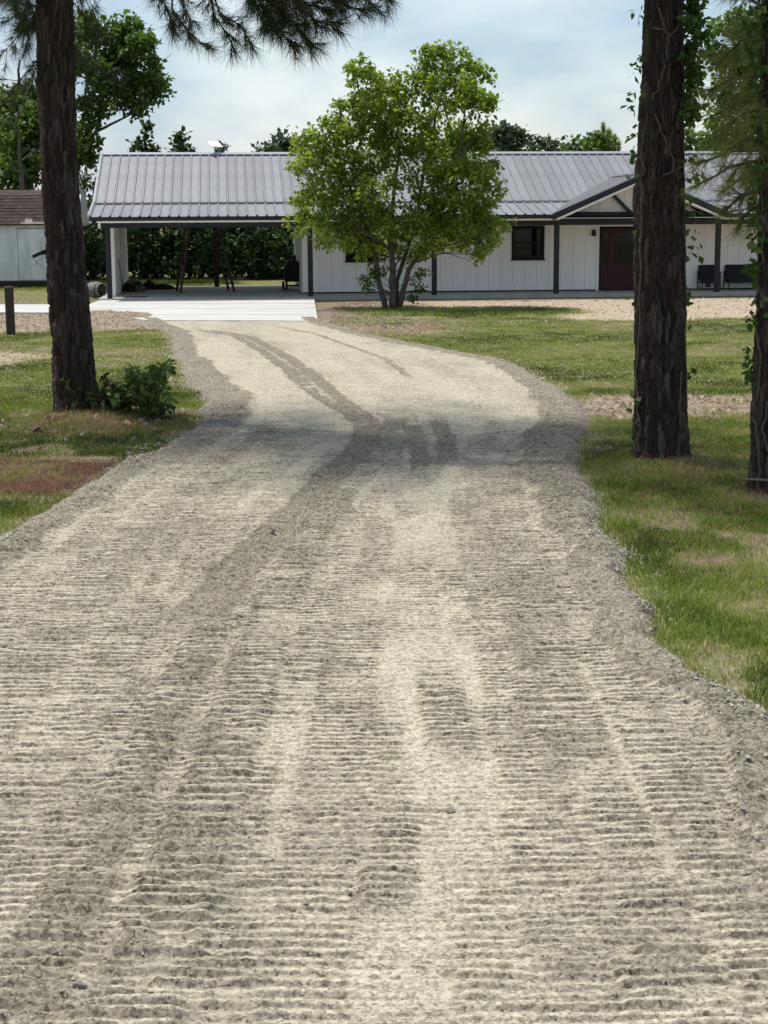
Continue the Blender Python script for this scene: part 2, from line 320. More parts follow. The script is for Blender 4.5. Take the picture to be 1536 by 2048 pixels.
def drive_fields(X, Y):
    dl, dr = shoulders(X, Y); de = np.minimum(dl, dr)
    shl = np.where(dl < dr, 1-sstep(0.84, 1.06, (dl+0.22*(fbm(X*2, Y*2, 31, 3)-0.5))/np.interp(Y, [9, 16, 19, 26, 30], [0.32, 0.38, 0.62, 0.60, 0.4])), 1-sstep(0.86, 1.04, (dr+0.22*(fbm(X*2, Y*2, 33, 3)-0.5))/np.interp(Y, [9, 12, 15, 22, 25], [0.38, 0.40, 0.60, 0.66, 0.4])))
    patch = fbm(X*0.9+3, Y*0.5+1, 11, 4)
    loose = 0.22*sstep(0.48, 0.76, patch)
    h = 0.012*(fbm(X*1.3, Y*1.3, 3, 3)-0.5)
    wobx = 0.030*(fbm(X*0.9, Y*0.8, 9, 2)-0.5)+0.008*(fbm(X*9, Y*5, 10, 2)-0.5)
    def groove(ph): fr = ph-np.floor(ph); return sstep(0.0, 0.17, fr)*(1-0.95*sstep(0.55, 1.0, fr))
    nearf = 1-0.85*sstep(15.5, 22, Y)
    amp0 = 0.010*sstep(0.36, 0.56, fbm(X*0.7+2, Y*0.6, 8, 3))
    ph = (Y+0.015*X+wobx*1.2)/0.0715; hh = h+amp0*groove(ph)*(0.3+1.1*fbm(X*3.0, np.floor(ph)*5.3, 44, 3))
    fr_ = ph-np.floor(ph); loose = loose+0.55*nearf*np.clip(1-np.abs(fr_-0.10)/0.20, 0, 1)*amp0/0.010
    for i, (ky, kx, hw, amp, lam, skew, lo) in enumerate(PASS):
        c = np.interp(Y, ky, kx); d = np.abs(X-c+0.05*(fbm(X*5, Y*9, 70+i, 3)-0.5))
        en = 0.7*(fbm(X*3.0, Y*1.5, 180+i, 3)-0.5); inside = sstep(ky[0]-0.2, ky[0]+0.5, Y+en)*(1-sstep(ky[-1]-0.5, ky[-1]+0.2, Y+en)) if ky[0] > 3 else (1-sstep(ky[-1]-1.0, ky[-1], Y+en))
        g_ = sstep(0.26, 0.50, fbm(X*0.6+i*3.1, Y*0.5+i*1.7, 50+i, 3))
        mk = (1-sstep(hw-0.05, hw+0.02, d))*inside*np.clip(g_*2.0, 0, 1)
        ph = (Y+skew*X+wobx)/lam+i*0.37
        crumb = 0.75*sstep(0.28, 0.60, fbm(X*4.0+i, np.floor(ph)*5.7, 90+i, 3))+0.42
        hh = hh*(1-mk)+(h-0.006+amp*g_*groove(ph)*crumb*1.25)*mk
        fr_ = ph-np.floor(ph); lin = np.clip(1.25-np.abs(fr_-0.10)/0.20, 0, 1)+np.clip(1.25-np.abs(fr_-1.10)/0.20, 0, 1)
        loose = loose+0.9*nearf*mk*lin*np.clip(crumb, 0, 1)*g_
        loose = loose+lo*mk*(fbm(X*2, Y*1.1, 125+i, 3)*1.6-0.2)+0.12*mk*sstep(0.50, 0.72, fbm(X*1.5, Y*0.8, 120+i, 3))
    for i, (ky, kx, hw) in enumerate(RUT):
        hw = np.interp(Y, hw[0], hw[1]); c = np.interp(Y, ky, kx); d = np.abs(X-c+0.10*(fbm(X*2.5, Y*2.5, 140+i, 3)-0.5))
        inside = sstep(ky[0], ky[0]+2.0, Y)*(1-sstep(ky[-1]-1.5, ky[-1], Y))
        mk = (1-sstep(hw*0.80, hw*1.05, d+0.05*(fbm(X*9, Y*7, 170+i, 3)-0.5)))*inside
        loose = loose+(1.3 if i == 0 else 0.8)*mk*sstep(0.14, 0.42, fbm(X*4.5, Y*2.6, 160+i, 4))*(1-0.75*np.exp(-((d/0.05)**2))*(Y > 22)*(i == 0)); hh = hh-0.012*mk+0.006*np.exp(-((d-hw*1.2)/0.06)**2)*inside
        hh = hh+0.016*mk*(fbm(X*16, Y*16, 150+i, 2)-0.5)
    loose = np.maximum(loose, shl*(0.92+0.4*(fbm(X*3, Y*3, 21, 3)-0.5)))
    hh = hh*(1-0.45*shl)
    ph = (Y+0.02*X+wobx)/0.097; fr = ph-np.floor(ph)
    hh = hh+shl*(0.030*np.clip(1-np.abs(fr-0.5)/0.4, 0, 1)*sstep(0.35, 0.55, fbm(X*1.5, Y*0.9, 77, 2))+0.045*(fbm(X*13, Y*13, 23, 4)-0.5)+0.020)
    hh = hh+0.016*(fbm(X*36, Y*55, 61, 3)-0.5)*(0.45+loose)
    hh = hh+0.035-0.10*(1-sstep(-0.12, 0.10, de))
    return hh, np.clip(loose, 0, 1)
def make_driveway():
    ys = [3.6]
    while ys[-1] < 41.2:
        y = ys[-1]; ys.append(y+(0.0092 if y < 9.5 else 0.0092+(y-9.5)*0.0019 if y < 16 else 0.0215+(y-16)*0.0045))
    ys = np.array(ys); nc = 330
    t = np.linspace(0, 1, nc)
    lo = edgeL(ys)-0.30; hi = edgeR(ys)+0.30
    Y = np.repeat(ys[:, None], nc, 1); X = lo[:, None]+(hi-lo)[:, None]*t[None, :]
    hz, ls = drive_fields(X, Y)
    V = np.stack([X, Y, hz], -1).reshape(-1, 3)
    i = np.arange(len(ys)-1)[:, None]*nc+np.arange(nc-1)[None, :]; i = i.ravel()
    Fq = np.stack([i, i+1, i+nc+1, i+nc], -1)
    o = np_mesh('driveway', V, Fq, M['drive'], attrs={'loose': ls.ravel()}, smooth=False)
    return tag(o, kind='structure')
driveway = make_driveway()
tag(driveway, 'pale crushed limestone driveway ribbed with track marks')

# ================================================================== ground
PAD = [ground(208,600), ground(178,612), ground(-260,613), ground(-260,628), ground(205,629), ground(290,644), ground(636,646), ground(628,598)]
def box_mask(X, Y, x0, x1, y0, y1, s=0.5): return sstep(x0-s, x0+s, X)*(1-sstep(x1-s, x1+s, X))*sstep(y0-s, y0+s, Y)*(1-sstep(y1-s, y1+s, Y))
TR = ground(785, 615)
def fields(X, Y):
    n1 = fbm(X*0.8, Y*0.8, 201, 4)-0.5; n2 = fbm(X*2.3, Y*2.3, 203, 4)-0.5
    Xw = X+1.6*n1; Yw = Y+2.6*(fbm(X*0.45, Y*0.45, 207, 4)-0.5)
    dirt = np.zeros_like(X); sand = np.zeros_like(X); straw = np.zeros_like(X)
    front = np.maximum(box_mask(Xw, Yw, -2.2, 30, 42.2, 52, 0.9), box_mask(Xw, Yw, 4.5, 30, 40.3, 52, 0.8)); dirt = np.maximum(dirt, front); sand = np.maximum(sand, box_mask(Xw, Yw, 1.0, 30, 40.0, 50.8, 0.8))
    gp = 1-sstep(0.7, 1.15, np.sqrt(((X-2.3+n1)/3.5)**2+((Y-44.3+n2)/2.6)**2)); dirt = dirt*(1-gp)
    d2 = box_mask(Xw, Yw, -2.6, 1.6, 35.0, 43.0, 0.9)*0.85*sstep(-0.25, 0.1, n1+0.1); dirt = np.maximum(dirt, d2)
    strip = box_mask(X+0.5*n1, Y+1.2*n2, 2.5, 14, 20.3, 22.9, 0.35); dirt = np.maximum(dirt, strip*0.9); sand = np.maximum(sand, strip*0.45)
    md = box_mask(Xw, Yw, -16, -4.6, 37.2, 45.4, 0.6); dirt = np.maximum(dirt, md*0.92); sand = np.maximum(sand, md*0.35)
    pt = box_mask(Xw, Yw, -10, -6.3, 27.6, 31.6, 0.7); dirt = np.maximum(dirt, pt*0.8); sand = np.maximum(sand, pt*0.85)
    lp = sstep(0.60, 0.72, fbm(X*0.55+9, Y*0.35, 221, 4))*box_mask(X, Y, -20, 14, 21, 40, 1); dirt = np.maximum(dirt, lp*0.38); sand = np.maximum(sand, lp*0.5)
    bp2 = sstep(0.56, 0.70, fbm(X*1.3+4, Y*0.9, 231, 4))*box_mask(X, Y, -20, 20, 6, 22, 1); dirt = np.maximum(dirt, bp2*0.75); sand = np.maximum(sand, bp2*0.25)
    ls = box_mask(Xw*0.5, Yw, -8, -4.4, 49.5, 52.5, 0.5); dirt = np.maximum(dirt, ls*0.8); sand = np.maximum(sand, ls*0.3)
    st = box_mask(X+0.6*n1, Y+1.2*n2, -9, -2.55, 14.7, 16.9, 0.25); st = st*sstep(-0.34, -0.02, n1*0.6+n2); straw = np.maximum(straw, st); dirt = np.maximum(dirt, st*0.9)
    bs = np.exp(-(((X+3.4)/1.3)**2+((Y-20.0)/0.9)**2)); straw = np.maximum(straw, bs*0.8); dirt = np.maximum(dirt, bs*0.85)
    rs = np.exp(-(((X-3.1)/1.0)**2+((Y-15.9)/0.8)**2)); straw = np.maximum(straw, rs*0.55); dirt = np.maximum(dirt, rs*0.5)
    r3 = np.exp(-(((X-3.6)/0.9)**2+((Y-14.2)/0.6)**2)); straw = np.maximum(straw, r3*0.7); dirt = np.maximum(dirt, r3*0.6)
    sp = np.exp(-(((X-2.45)/0.42)**2+((Y-11.6)/0.45)**2)); dirt = np.maximum(dirt, sp*0.95); straw = np.maximum(straw, sp*0.4)
    sp = np.exp(-(((X-2.4)/0.35)**2+((Y-10.2)/0.3)**2)); dirt = np.maximum(dirt, sp*0.75); sand = np.maximum(sand, sp*0.4)
    dirt = np.clip(dirt+0.35*n2*(dirt > 0.05), 0, 1)
    dl, dr = shoulders(X, Y); ins = np.minimum(dl, dr); inn = sstep(-0.10, 0.10, ins)*(Y > 2)*(Y < 41.6)
    edge = np.exp(-(np.clip(-ins, 0, 9)/0.25)**2)*(Y < 41.6); dirt = np.maximum(dirt, edge*0.5); sand = np.maximum(sand, edge*0.6)
    cover = (1-dirt)*(1-inn)
    return cover, sand, straw, inn
def ground_h(X, Y):
    h = 0.07*(fbm(X*0.7, Y*0.7, 301, 4)-0.5)+0.02*(fbm(X*4, Y*4, 303, 3)-0.5)
    m = np.exp(-(((X+7.3)/1.6)**2+((Y-42.4)/1.4)**2)); h = h+0.16*m*(0.6+0.8*fbm(X*2, Y*2, 305, 3))
    lp = np.exp(-(((X+3.6)/1.0)**2+((Y-20.2)/0.9)**2)); h = h+0.10*lp
    rp = np.exp(-(((X-2.9)/0.9)**2+((Y-16.2)/0.9)**2)); h = h+0.10*rp
    dl, dr = shoulders(X, Y); ins = np.minimum(dl, dr)
    h = h*(1-sstep(-0.6, 0.0, ins)*(Y < 41.6))-0.05*sstep(-0.15, 0.15, ins)*(Y < 41.6)
    hs = sstep(43.5, 49.5, Y); h = h*(1-0.7*hs)-0.02*hs
    pad = box_mask(X, Y, -60, -1.7, 44.6, 49.6, 0.3)+box_mask(X, Y, -6.0, -1.5, 39.8, 52, 0.4)
    h = h*(1-np.clip(pad, 0, 1))-0.03*np.clip(pad, 0, 1)
    far = sstep(80, 140, np.hypot(X, Y)); return h*(1-far)
def axis(dense, lo, hi, step, far):
    a = list(np.arange(dense[0], dense[1]+1e-6, step)); s = step
    while a[-1] < hi: s *= 1.35; a.append(a[-1]+s)
    s = step
    while a[0] > lo: s *= 1.35; a.insert(0, a[0]-s)
    return np.array(a)
gx = axis((-13, 13), -900, 900, 0.12, 0); gy = axis((5, 24), -60, 1500, 0.085, 0)
gy = np.concatenate([gy[gy <= 24], np.arange(24.14, 53, 0.15)]); s_ = 0.2
gy = list(gy)
while gy[-1] < 1600: s_ *= 1.2; gy.append(gy[-1]+s_)
gy = np.array(gy)
GX, GY = np.meshgrid(gx, gy); cv, sd, stw, inn = fields(GX, GY); gz = ground_h(GX, GY)
nc = len(gx); i = (np.arange(len(gy)-1)[:, None]*nc+np.arange(nc-1)[None, :]).ravel()
g = np_mesh('ground', np.stack([GX, GY, gz], -1).reshape(-1, 3), np.stack([i, i+1, i+nc+1, i+nc], -1), M['ground'],
            attrs={'cover': cv.ravel(), 'sand': sd.ravel(), 'straw': stw.ravel()}, smooth=True)
tag(g, 'grassy ground with bare dirt patches', kind='structure')
# concrete pad in front of the carport, ragged where gravel and dirt lap over it
pm = MB(); n_ = len(PAD); top = 0.055
pm.add([(p.x, p.y, top) for p in PAD]+[(p.x, p.y, -0.12) for p in PAD], [tuple(range(n_))]+[(i_, n_+i_, n_+(i_+1)%n_, (i_+1)%n_) for i_ in range(n_)])
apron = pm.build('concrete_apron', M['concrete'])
for yl, xa, xb in ((608, 195, 627), (618, 140, 629), (630, 240, 632)):
    pa = ground(xa, yl, top); pb_ = ground(xb, yl-1, top); MB().beam(pa+Vector((0,0,0.0015)), pb_+Vector((0,0,0.0015)), 0.035, 0.006).build('control_joint', M['slab'], apron)
tag(apron, 'bright pale concrete pad in front of the carport', kind='structure')

# ================================================================== house
A = R_(5.36); U_ = Vector((math.cos(A), math.sin(A), 0)); V_ = Vector((-math.sin(A), math.cos(A), 0))
O = ground(215, 597, 0.1); O.z = 0
def onv(x, y, v):
    d = ray(x, y); c = Vector((0, 0, H)); t = ((O+V_*v-c).dot(V_))/d.dot(V_); p = c+d*t-O; return p.dot(U_), p.z
def hw(u, v, z): return O+U_*u+V_*v+Vector((0, 0, z))
def tolocal(p): q = p-O; return q.dot(U_), q.dot(V_), p.z
house = thing('ranch_house', 'long white board and batten house with grey metal roof and open carport', 'house', O, A)
UE = 27.0
sb = MB().box(-0.28, 6.30, -0.12, 9.3, -0.1, 0.095).box(6.30, UE, -0.12, 1.99, -0.1, 0.10)
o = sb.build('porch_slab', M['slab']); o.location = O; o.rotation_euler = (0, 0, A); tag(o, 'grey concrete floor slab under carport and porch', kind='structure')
# --- front wall with openings
WIN = [(7.75, 8.82, 1.18, 2.26), (13.34, 14.41, 1.20, 2.26)]; DOOR = (16.31, 18.02, 0.12, 2.24)
OPEN = sorted([(a, b, c, d) for a, b, c, d in WIN]+[DOOR])
wm = MB(); prev = 6.30
for a, b, c, d in OPEN:
    wm.box(prev, a, 2.0, 2.16, 0.10, 2.95); wm.box(a, b, 2.0, 2.16, d, 2.95)
    if c > 0.2: wm.box(a, b, 2.0, 2.16, 0.10, c)
    prev = b
wm.box(prev, UE, 2.0, 2.16, 0.10, 2.95)
wall = wm.build('wall', M['white'], house)
sw = MB().box(6.30, 6.46, 2.163, 9.2, 0.10, 2.95).build('wall', M['white'], house)
MB().box(6.46, UE, 9.1, 9.2, 0.10, 2.95).build('wall', M['white'], house)
MB().box(UE-0.15, UE, 2.163, 9.09, 0.10, 2.95).build('wall', M['white'], house)
MB().box(6.9, UE-0.2, 3.2, 3.3, 0.1, 2.9).build('inner_partition', M['blackf'], house)
bat = {}
def batten(u, z0, z1, v=2.0, par=wall):
    k = (round(z0, 2), round(z1, 2))
    if k not in bat: bat[k] = MB().cbox(-0.021, 0.021, -0.020, -0.0005, z0, z1, 0.004).mesh('batten', M['trim'])
    link('batten', bat[k], par, (u, v, 0))
u = 6.42
while u < 24.5:
    seg = [(0.15, 2.44)]
    for a, b, c, d in OPEN:
        if a-0.06 < u < b+0.06: seg = [(0.15, round(c-0.07, 2)), (round(d+0.07, 2), 2.44)] if c > 0.2 else [(round(d+0.1, 2), 2.44)]
    for z0, z1 in seg:
        if z1-z0 > 0.03: batten(u, z0, z1)
    u += 0.41
MB().box(6.30, DOOR[0]-0.06, 1.982, 1.9995, 0.102, 0.145).box(DOOR[1]+0.06, UE, 1.982, 1.9995, 0.102, 0.145).build('base_flashing', M['blackf'], house)
# --- carport left wall
lw = MB().box(-0.06, 0.12, 2.0, 8.9, 0.097, 2.6).build('carport_wall', M['white'], house)
MB().box(-0.075, 0.135, 1.975, 1.9995, 0.097, 2.5).build('end_board', M['trim'], lw)
for k in range(1, 9): MB().box(0.1205, 0.138, 2.0+k*0.8-0.02, 2.0+k*0.8+0.02, 0.1, 2.5).build('batten', M['white'], lw)
# --- posts
for u in (0.075, 6.46, 10.46, 14.46, 19.82, 24.6):
    MB().cbox(u-0.08, u+0.08, 0.0, 0.15, 0.10, 2.30, 0.008).build('post', M['charcoal'], house)
bu, bv, _ = tolocal(ground(433, 577, 0.1))
MB().cbox(bu-0.09, bu+0.09, 8.7, 8.88, 0.096, 2.45, 0.01).build('post', M['wood_dark'], house)
# --- beams, soffit, fascia
MB().box(-0.13, 14.42, 0.0, 0.155, 2.30, 2.455).box(19.86, UE, 0.0, 0.155, 2.30, 2.455).build('beam', M['charcoal'], house)
MB().box(14.42, 19.86, -0.02, 0.17, 2.302, 2.64).build('gable_beam', M['charcoal'], house)
MB().box(-0.2, 6.28, 8.68, 8.90, 2.452, 2.64).build('beam', M['wood_dark'], house)
MB().box(-0.21, 14.30, -0.03, 0.16, 2.458, 2.515).box(20.0, UE, -0.03, 0.16, 2.458, 2.515).box(-0.21, -0.135, -0.028, 0.158, 2.29, 2.457).build('frieze_trim', M['trim'], house)
MB().box(-0.42, 14.28, -0.475, -0.445, 2.515, 2.632).box(20.0, UE, -0.475, -0.445, 2.515, 2.632).build('fascia', M['charcoal'], house)
MB().box(-0.42, UE, -0.44, -0.035, 2.516, 2.53).build('soffit', M['trim'], house)
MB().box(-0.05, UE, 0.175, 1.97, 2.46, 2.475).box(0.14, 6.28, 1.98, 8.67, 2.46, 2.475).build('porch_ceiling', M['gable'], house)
# --- roof
EVE = (-0.50, 2.645); BRK = (1.60, 3.055); RDG = (5.70, 4.79)
PW = 0.305
roof = MB().prism([(EVE[0]+0.03, EVE[1]-0.02), (BRK[0], BRK[1]-0.03), (RDG[0], RDG[1]-0.03), (9.8, BRK[1]-0.03), (9.8, BRK[1]-0.10), (RDG[0], RDG[1]-0.12), (BRK[0], BRK[1]-0.10), (EVE[0]+0.03, EVE[1]-0.05)], 'x', -0.44, UE).build('roof', M['blackf'], house)
def panel_mesh(p, q, name):
    # trapezoid-rib sheet, local x across, running p -> q in (v, w)
    d = Vector((0, q[0]-p[0], q[1]-p[1])); nrm = Vector((0, -d.z, d.y)).normalized()
    prof = [(0, 0), (0.016, 0.042), (0.052, 0.042), (0.068, 0), (0.302, 0)]
    m = MB(); vs = []
    for e in (0, 1):
        b = Vector((0, p[0], p[1]))+d*e
        for (x, h) in prof: vs.append(b+Vector((x, 0, 0))+nrm*h)
        for (x, h) in prof: vs.append(b+Vector((x, 0, 0))+nrm*(h-0.006))
    fs = []
    for i_ in range(4): fs += [(i_, i_+1, 10+i_+1, 10+i_), (5+i_, 15+i_, 15+i_+1, 5+i_+1)]
    for e in (0, 10):
        for i_ in range(4): fs.append((e+i_, e+i_+1, e+5+i_+1, e+5+i_))
    fs += [(0, 5, 15, 10), (4, 9, 19, 14)]
    m.add(vs, fs); return m.mesh(name, M['metal'])
pl = panel_mesh(EVE, (BRK[0]-0.03, BRK[1]-0.008), 'roof_panel'); pu = panel_mesh((BRK[0]-0.02, BRK[1]+0.028), (RDG[0], RDG[1]+0.004), 'roof_panel')
SL = (3.90-2.66)/(17.10-14.20)          # dormer slope
k = 0; u = -0.44
while u < 24.6:
    if not (14.25 < u < 19.65): link('roof_panel', pl, roof, (u, 0, 0))
    elif u < 15.2 or u > 18.9:
        # shortened by the dormer valley
        inset = (u-14.2) if u < 17 else (20.0-u-PW)
        inset = max(inset, 0); tt = min(inset*SL/(BRK[1]-EVE[1]), 0.95)
        p0 = (EVE[0]+(BRK[0]-EVE[0])*tt, EVE[1]+(BRK[1]-EVE[1])*tt)
        link('roof_panel', panel_mesh(p0, (BRK[0]-0.03, BRK[1]-0.008), 'roof_panel'), roof, (u, 0, 0))
    link('roof_panel', pu, roof, (u, 0, 0)); u += PW; k += 1
MB().box(-0.44, UE, BRK[0]-0.075, BRK[0]+0.03, BRK[1]+0.000, BRK[1]+0.052).build('transition_flashing', M['metal_l'], roof)
rc = MB(); rc.prism([(RDG[0]-0.17, RDG[1]-0.03), (RDG[0]-0.165, RDG[1]+0.0), (RDG[0], RDG[1]+0.075), (RDG[0]+0.165, RDG[1]+0.0), (RDG[0]+0.17, RDG[1]-0.03)], 'x', -0.47, UE).build('ridge_cap', M['metal_l'], roof)
rk = MB(); rk.beam((-0.46, EVE[0], EVE[1]+0.015), (-0.46, BRK[0], BRK[1]+0.03), 0.07, 0.11); rk.beam((-0.455, BRK[0], BRK[1]+0.035), (-0.455, RDG[0]-0.02, RDG[1]+0.02), 0.07, 0.11)
rk.build('rake_trim', M['metal_l'], roof)
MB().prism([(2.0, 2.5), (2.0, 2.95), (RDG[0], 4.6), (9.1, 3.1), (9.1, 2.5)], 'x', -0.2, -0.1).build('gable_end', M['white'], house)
# --- dormer gable over the door
GC = 17.10; GA = 3.90
dorm = MB().add([(14.20,-0.50,2.655),(GC,-0.50,GA-0.01),(20.0,-0.50,2.655),(GC,3.55,GA-0.01),(15.15,1.6,3.06),(19.05,1.6,3.06),
                 (14.20,-0.50,2.60),(GC,-0.50,GA-0.065),(20.0,-0.50,2.60),(GC,3.55,GA-0.065),(15.15,1.6,3.0),(19.05,1.6,3.0)],
                [(0,1,3,4),(1,2,5,3),(6,10,9,7),(7,9,11,8),(0,6,7,1),(1,7,8,2),(0,4,10,6),(4,3,9,10),(3,5,11,9),(5,2,8,11)]).build('dormer_roof', M['metal'], house)
def vlow(v):  # dormer-local distance from centre where the valley runs
    if v < 1.6: return 2.90+(1.95-2.90)*(v+0.5)/2.1
    return 1.95*(1-(v-1.6)/1.95)
v = -0.52; sd_ = (GA-2.66)/2.90
while v < 3.3:
    v1 = min(v+PW, 3.5)
    for s in (-1, 1):
        l0 = vlow(max(v, -0.5)); l1 = vlow(v1); m = MB()
        def P(d, vv, h): return (GC+s*d, vv, GA-sd_*d+h)
        b = 0.006
        m.add([P(0, v, b), P(l0, v, b), P(l1, v1-0.003, b), P(0, v1-0.003, b), P(0, v, b-0.012), P(l0, v, b-0.012), P(l1, v1-0.003, b-0.012), P(0, v1-0.003, b-0.012)],
              [(0,1,2,3),(4,7,6,5),(0,4,5,1),(1,5,6,2),(2,6,7,3),(3,7,4,0)])
        m.add([P(0, v+0.002, b), P(l0-0.02, v+0.002, b), P(l0-0.02, v+0.02, b+0.03), P(0, v+0.02, b+0.03), P(0, v+0.05, b+0.03), P(l0-0.04, v+0.05, b+0.03), P(0, v+0.07, b), P(l0-0.05, v+0.07, b)],
              [(0,1,2,3),(3,2,5,4),(4,5,7,6)])
        m.build('roof_panel', M['metal'], dorm)
    v = v1
MB().beam((GC, -0.54, GA+0.03), (GC, 3.5, GA+0.03), 0.24, 0.05).build('ridge_cap', M['metal_l'], dorm)
for s in (-1, 1):
    MB().prism([(GC, GA-0.012), (GC+s*2.97, 2.625), (GC+s*2.97, 2.50), (GC+s*2.8, 2.515), (GC, GA-0.19)], 'y', -0.545, -0.505).build('rake_fascia', M['charcoal'], dorm)
    MB().prism([(GC, GA-0.192), (GC+s*2.74, 2.53), (GC+s*2.74, 2.455), (GC, GA-0.265)], 'y', -0.50, -0.03).build('rake_soffit', M['trim'], dorm)
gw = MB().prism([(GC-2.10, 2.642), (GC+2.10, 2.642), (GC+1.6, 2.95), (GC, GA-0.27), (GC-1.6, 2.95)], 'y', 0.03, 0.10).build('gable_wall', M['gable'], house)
for du in (-1.23,-0.82,-0.41,0,0.41,0.82,1.23):
    zt = GA-0.30-abs(du)*0.44
    MB().box(GC+du-0.02, GC+du+0.02, 0.014, 0.0295, 2.645, zt).build('batten', M['gable'], gw)
MB().box(GC-1.2, GC+1.2, 0.022, 0.0292, 2.90, 2.915).build('seam', M['trim'], gw)
for s in (-1, 1): MB().beam((GC+s*0.95, -0.06, 3.36), (GC+s*0.20, -0.06, 2.645), 0.10, 0.075, (0,1,0)).build('brace', M['charcoal'], dorm)
MB().box(GC-0.055, GC+0.055, -0.115, -0.01, 2.645, 3.62).build('king_post', M['charcoal'], dorm)
# --- windows
for a, b, c, d in WIN:
    f = MB(); t = 0.085
    f.box(a-0.02, a+t, 1.955, 2.12, c-0.02, d+0.02).box(b-t, b+0.02, 1.955, 2.12, c-0.02, d+0.02).box(a+t, b-t, 1.955, 2.12, d-t, d+0.02).box(a+t, b-t, 1.955, 2.12, c-0.02, c+t)
    wo = f.build('window', M['blackf'], house); mz = (c+d)/2
    MB().box(a+t, b-t, 1.985, 2.07, mz-0.025, mz+0.025).build('meeting_rail', M['blackf'], wo)
    MB().box(a+t+0.002, b-t-0.002, 2.045, 2.055, mz+0.027, d-t-0.002).build('pane', M['glass'], wo)
    MB().box(a+t+0.002, b-t-0.002, 2.025, 2.035, c+t+0.002, mz-0.027).build('pane', M['glass'], wo)
    MB().box(a-0.05, b+0.05, 1.93, 1.998, c-0.065, c-0.022).build('sill', M['blackf'], wo)
# --- door unit
a, b, c, d = DOOR
fr = MB().box(a, a+0.07, 1.97, 2.13, c, d).box(b-0.07, b, 1.97, 2.13, c, d).box(a+0.07, b-0.07, 1.97, 2.13, d-0.07, d).box(a, b, 1.95, 2.13, 0.101, 0.119)
fd = fr.build('door_frame', M['blackf'], house)
MB().box(a-0.10, a-0.003, 1.975, 1.998, 0.102, d+0.10).box(b+0.003, b+0.10, 1.975, 1.998, 0.102, d+0.10).box(a-0.003, b+0.003, 1.975, 1.998, d+0.003, d+0.10).build('casing', M['trim'], fd)
def leaf(x0, x1, rows, colsn, name):
    st = 0.10 if x1-x0 > 0.5 else 0.07; z0 = 0.122; z1 = d-0.073; zg = 0.98
    m = MB().box(x0, x0+st, 2.02, 2.07, z0, z1).box(x1-st, x1, 2.02, 2.07, z0, z1).box(x0+st, x1-st, 2.02, 2.07, z1-0.11, z1).box(x0+st, x1-st, 2.02, 2.07, z0, z0+0.18).box(x0+st, x1-st, 2.02, 2.07, zg-0.12, zg)
    m.box(x0+st, x1-st, 2.04, 2.06, z0+0.18, zg-0.12).box(x0+st+0.06, x1-st-0.06, 2.028, 2.042, z0+0.24, zg-0.18)
    lf = m.build(name, M['red'], house)
    gx0, gx1, gz0, gz1 = x0+st, x1-st, zg, z1-0.11
    for i_ in range(colsn):
        for j_ in range(rows):
            w_ = (gx1-gx0)/colsn; h_ = (gz1-gz0)/rows
            MB().box(gx0+i_*w_+0.012, gx0+(i_+1)*w_-0.012, 2.042, 2.05, gz0+j_*h_+0.012, gz0+(j_+1)*h_-0.012).build('pane', M['glass'], lf)
    mm = MB()
    for i_ in range(1, colsn): mm.box(gx0+i_*(gx1-gx0)/colsn-0.013, gx0+i_*(gx1-gx0)/colsn+0.013, 2.03, 2.06, gz0, gz1)
    for j_ in range(1, rows):
        for i_ in range(colsn):
            w_ = (gx1-gx0)/colsn; mm.box(gx0+i_*w_+0.0135, gx0+(i_+1)*w_-0.0135, 2.031, 2.059, gz0+j_*(gz1-gz0)/rows-0.013, gz0+j_*(gz1-gz0)/rows+0.013)
    mm.build('muntin', M['red'], lf); return lf
leaf(a+0.072, a+0.40, 3, 1, 'sidelight'); ld = leaf(a+0.403, b-0.403, 3, 2, 'front_door'); leaf(b-0.40, b-0.072, 3, 1, 'sidelight')
MB().tube([(b-0.46, 1.985, 1.0), (b-0.46, 1.985, 1.2)], 0.012, 8).box(b-0.475, b-0.445, 1.985, 2.02, 1.0, 1.03).box(b-0.475, b-0.445, 1.985, 2.02, 1.17, 1.20).build('handle', M['black_metal'], ld)
wl = MB().box(16.05, 16.15, 1.975, 1.9995, 1.97, 2.12).build('wall_light', M['black_metal'], house)
MB().prism([(16.035,1.93),(16.165,1.93),(16.165,1.96),(16.15,2.10),(16.10,2.15),(16.05,2.10),(16.035,1.96)], 'y', 1.87, 1.972).build('lantern_body', M['black_metal'], wl)
for px, py in ((689, 568), (859, 565), (1037, 564)):
    uu, zz = onv(px, py, 2.0)
    ob = MB().cbox(uu-0.045, uu+0.045, 1.955, 1.9995, zz-0.065, zz+0.065, 0.008).build('outlet_cover', M['trim'], house)

# --- satellite dish on the ridge
du, dz = onv(430, 304, 5.7); dp = hw(du, 5.7, RDG[1]+0.075)
ds = thing('satellite_dish', 'flat white satellite dish tilted on short mast at carport roof ridge', 'satellite dish', dp, A)
MB().tube([(0,0,-0.03),(0,0,0.20)], 0.022, 10).build('mast', M['wood_grey'], ds)
dm = MB(); dm.cbox(-0.25, 0.25, -0.17, 0.17, -0.010, 0.012, 0.008); dd = dm.build('panel', M['dish'], ds); dd.location = (0.0, 0, 0.27); dd.rotation_euler = (R_(36), 0, R_(36))
MB().box(-0.05, 0.05, -0.05, 0.05, 0.17, 0.25).build('bracket', M['dish'], ds)

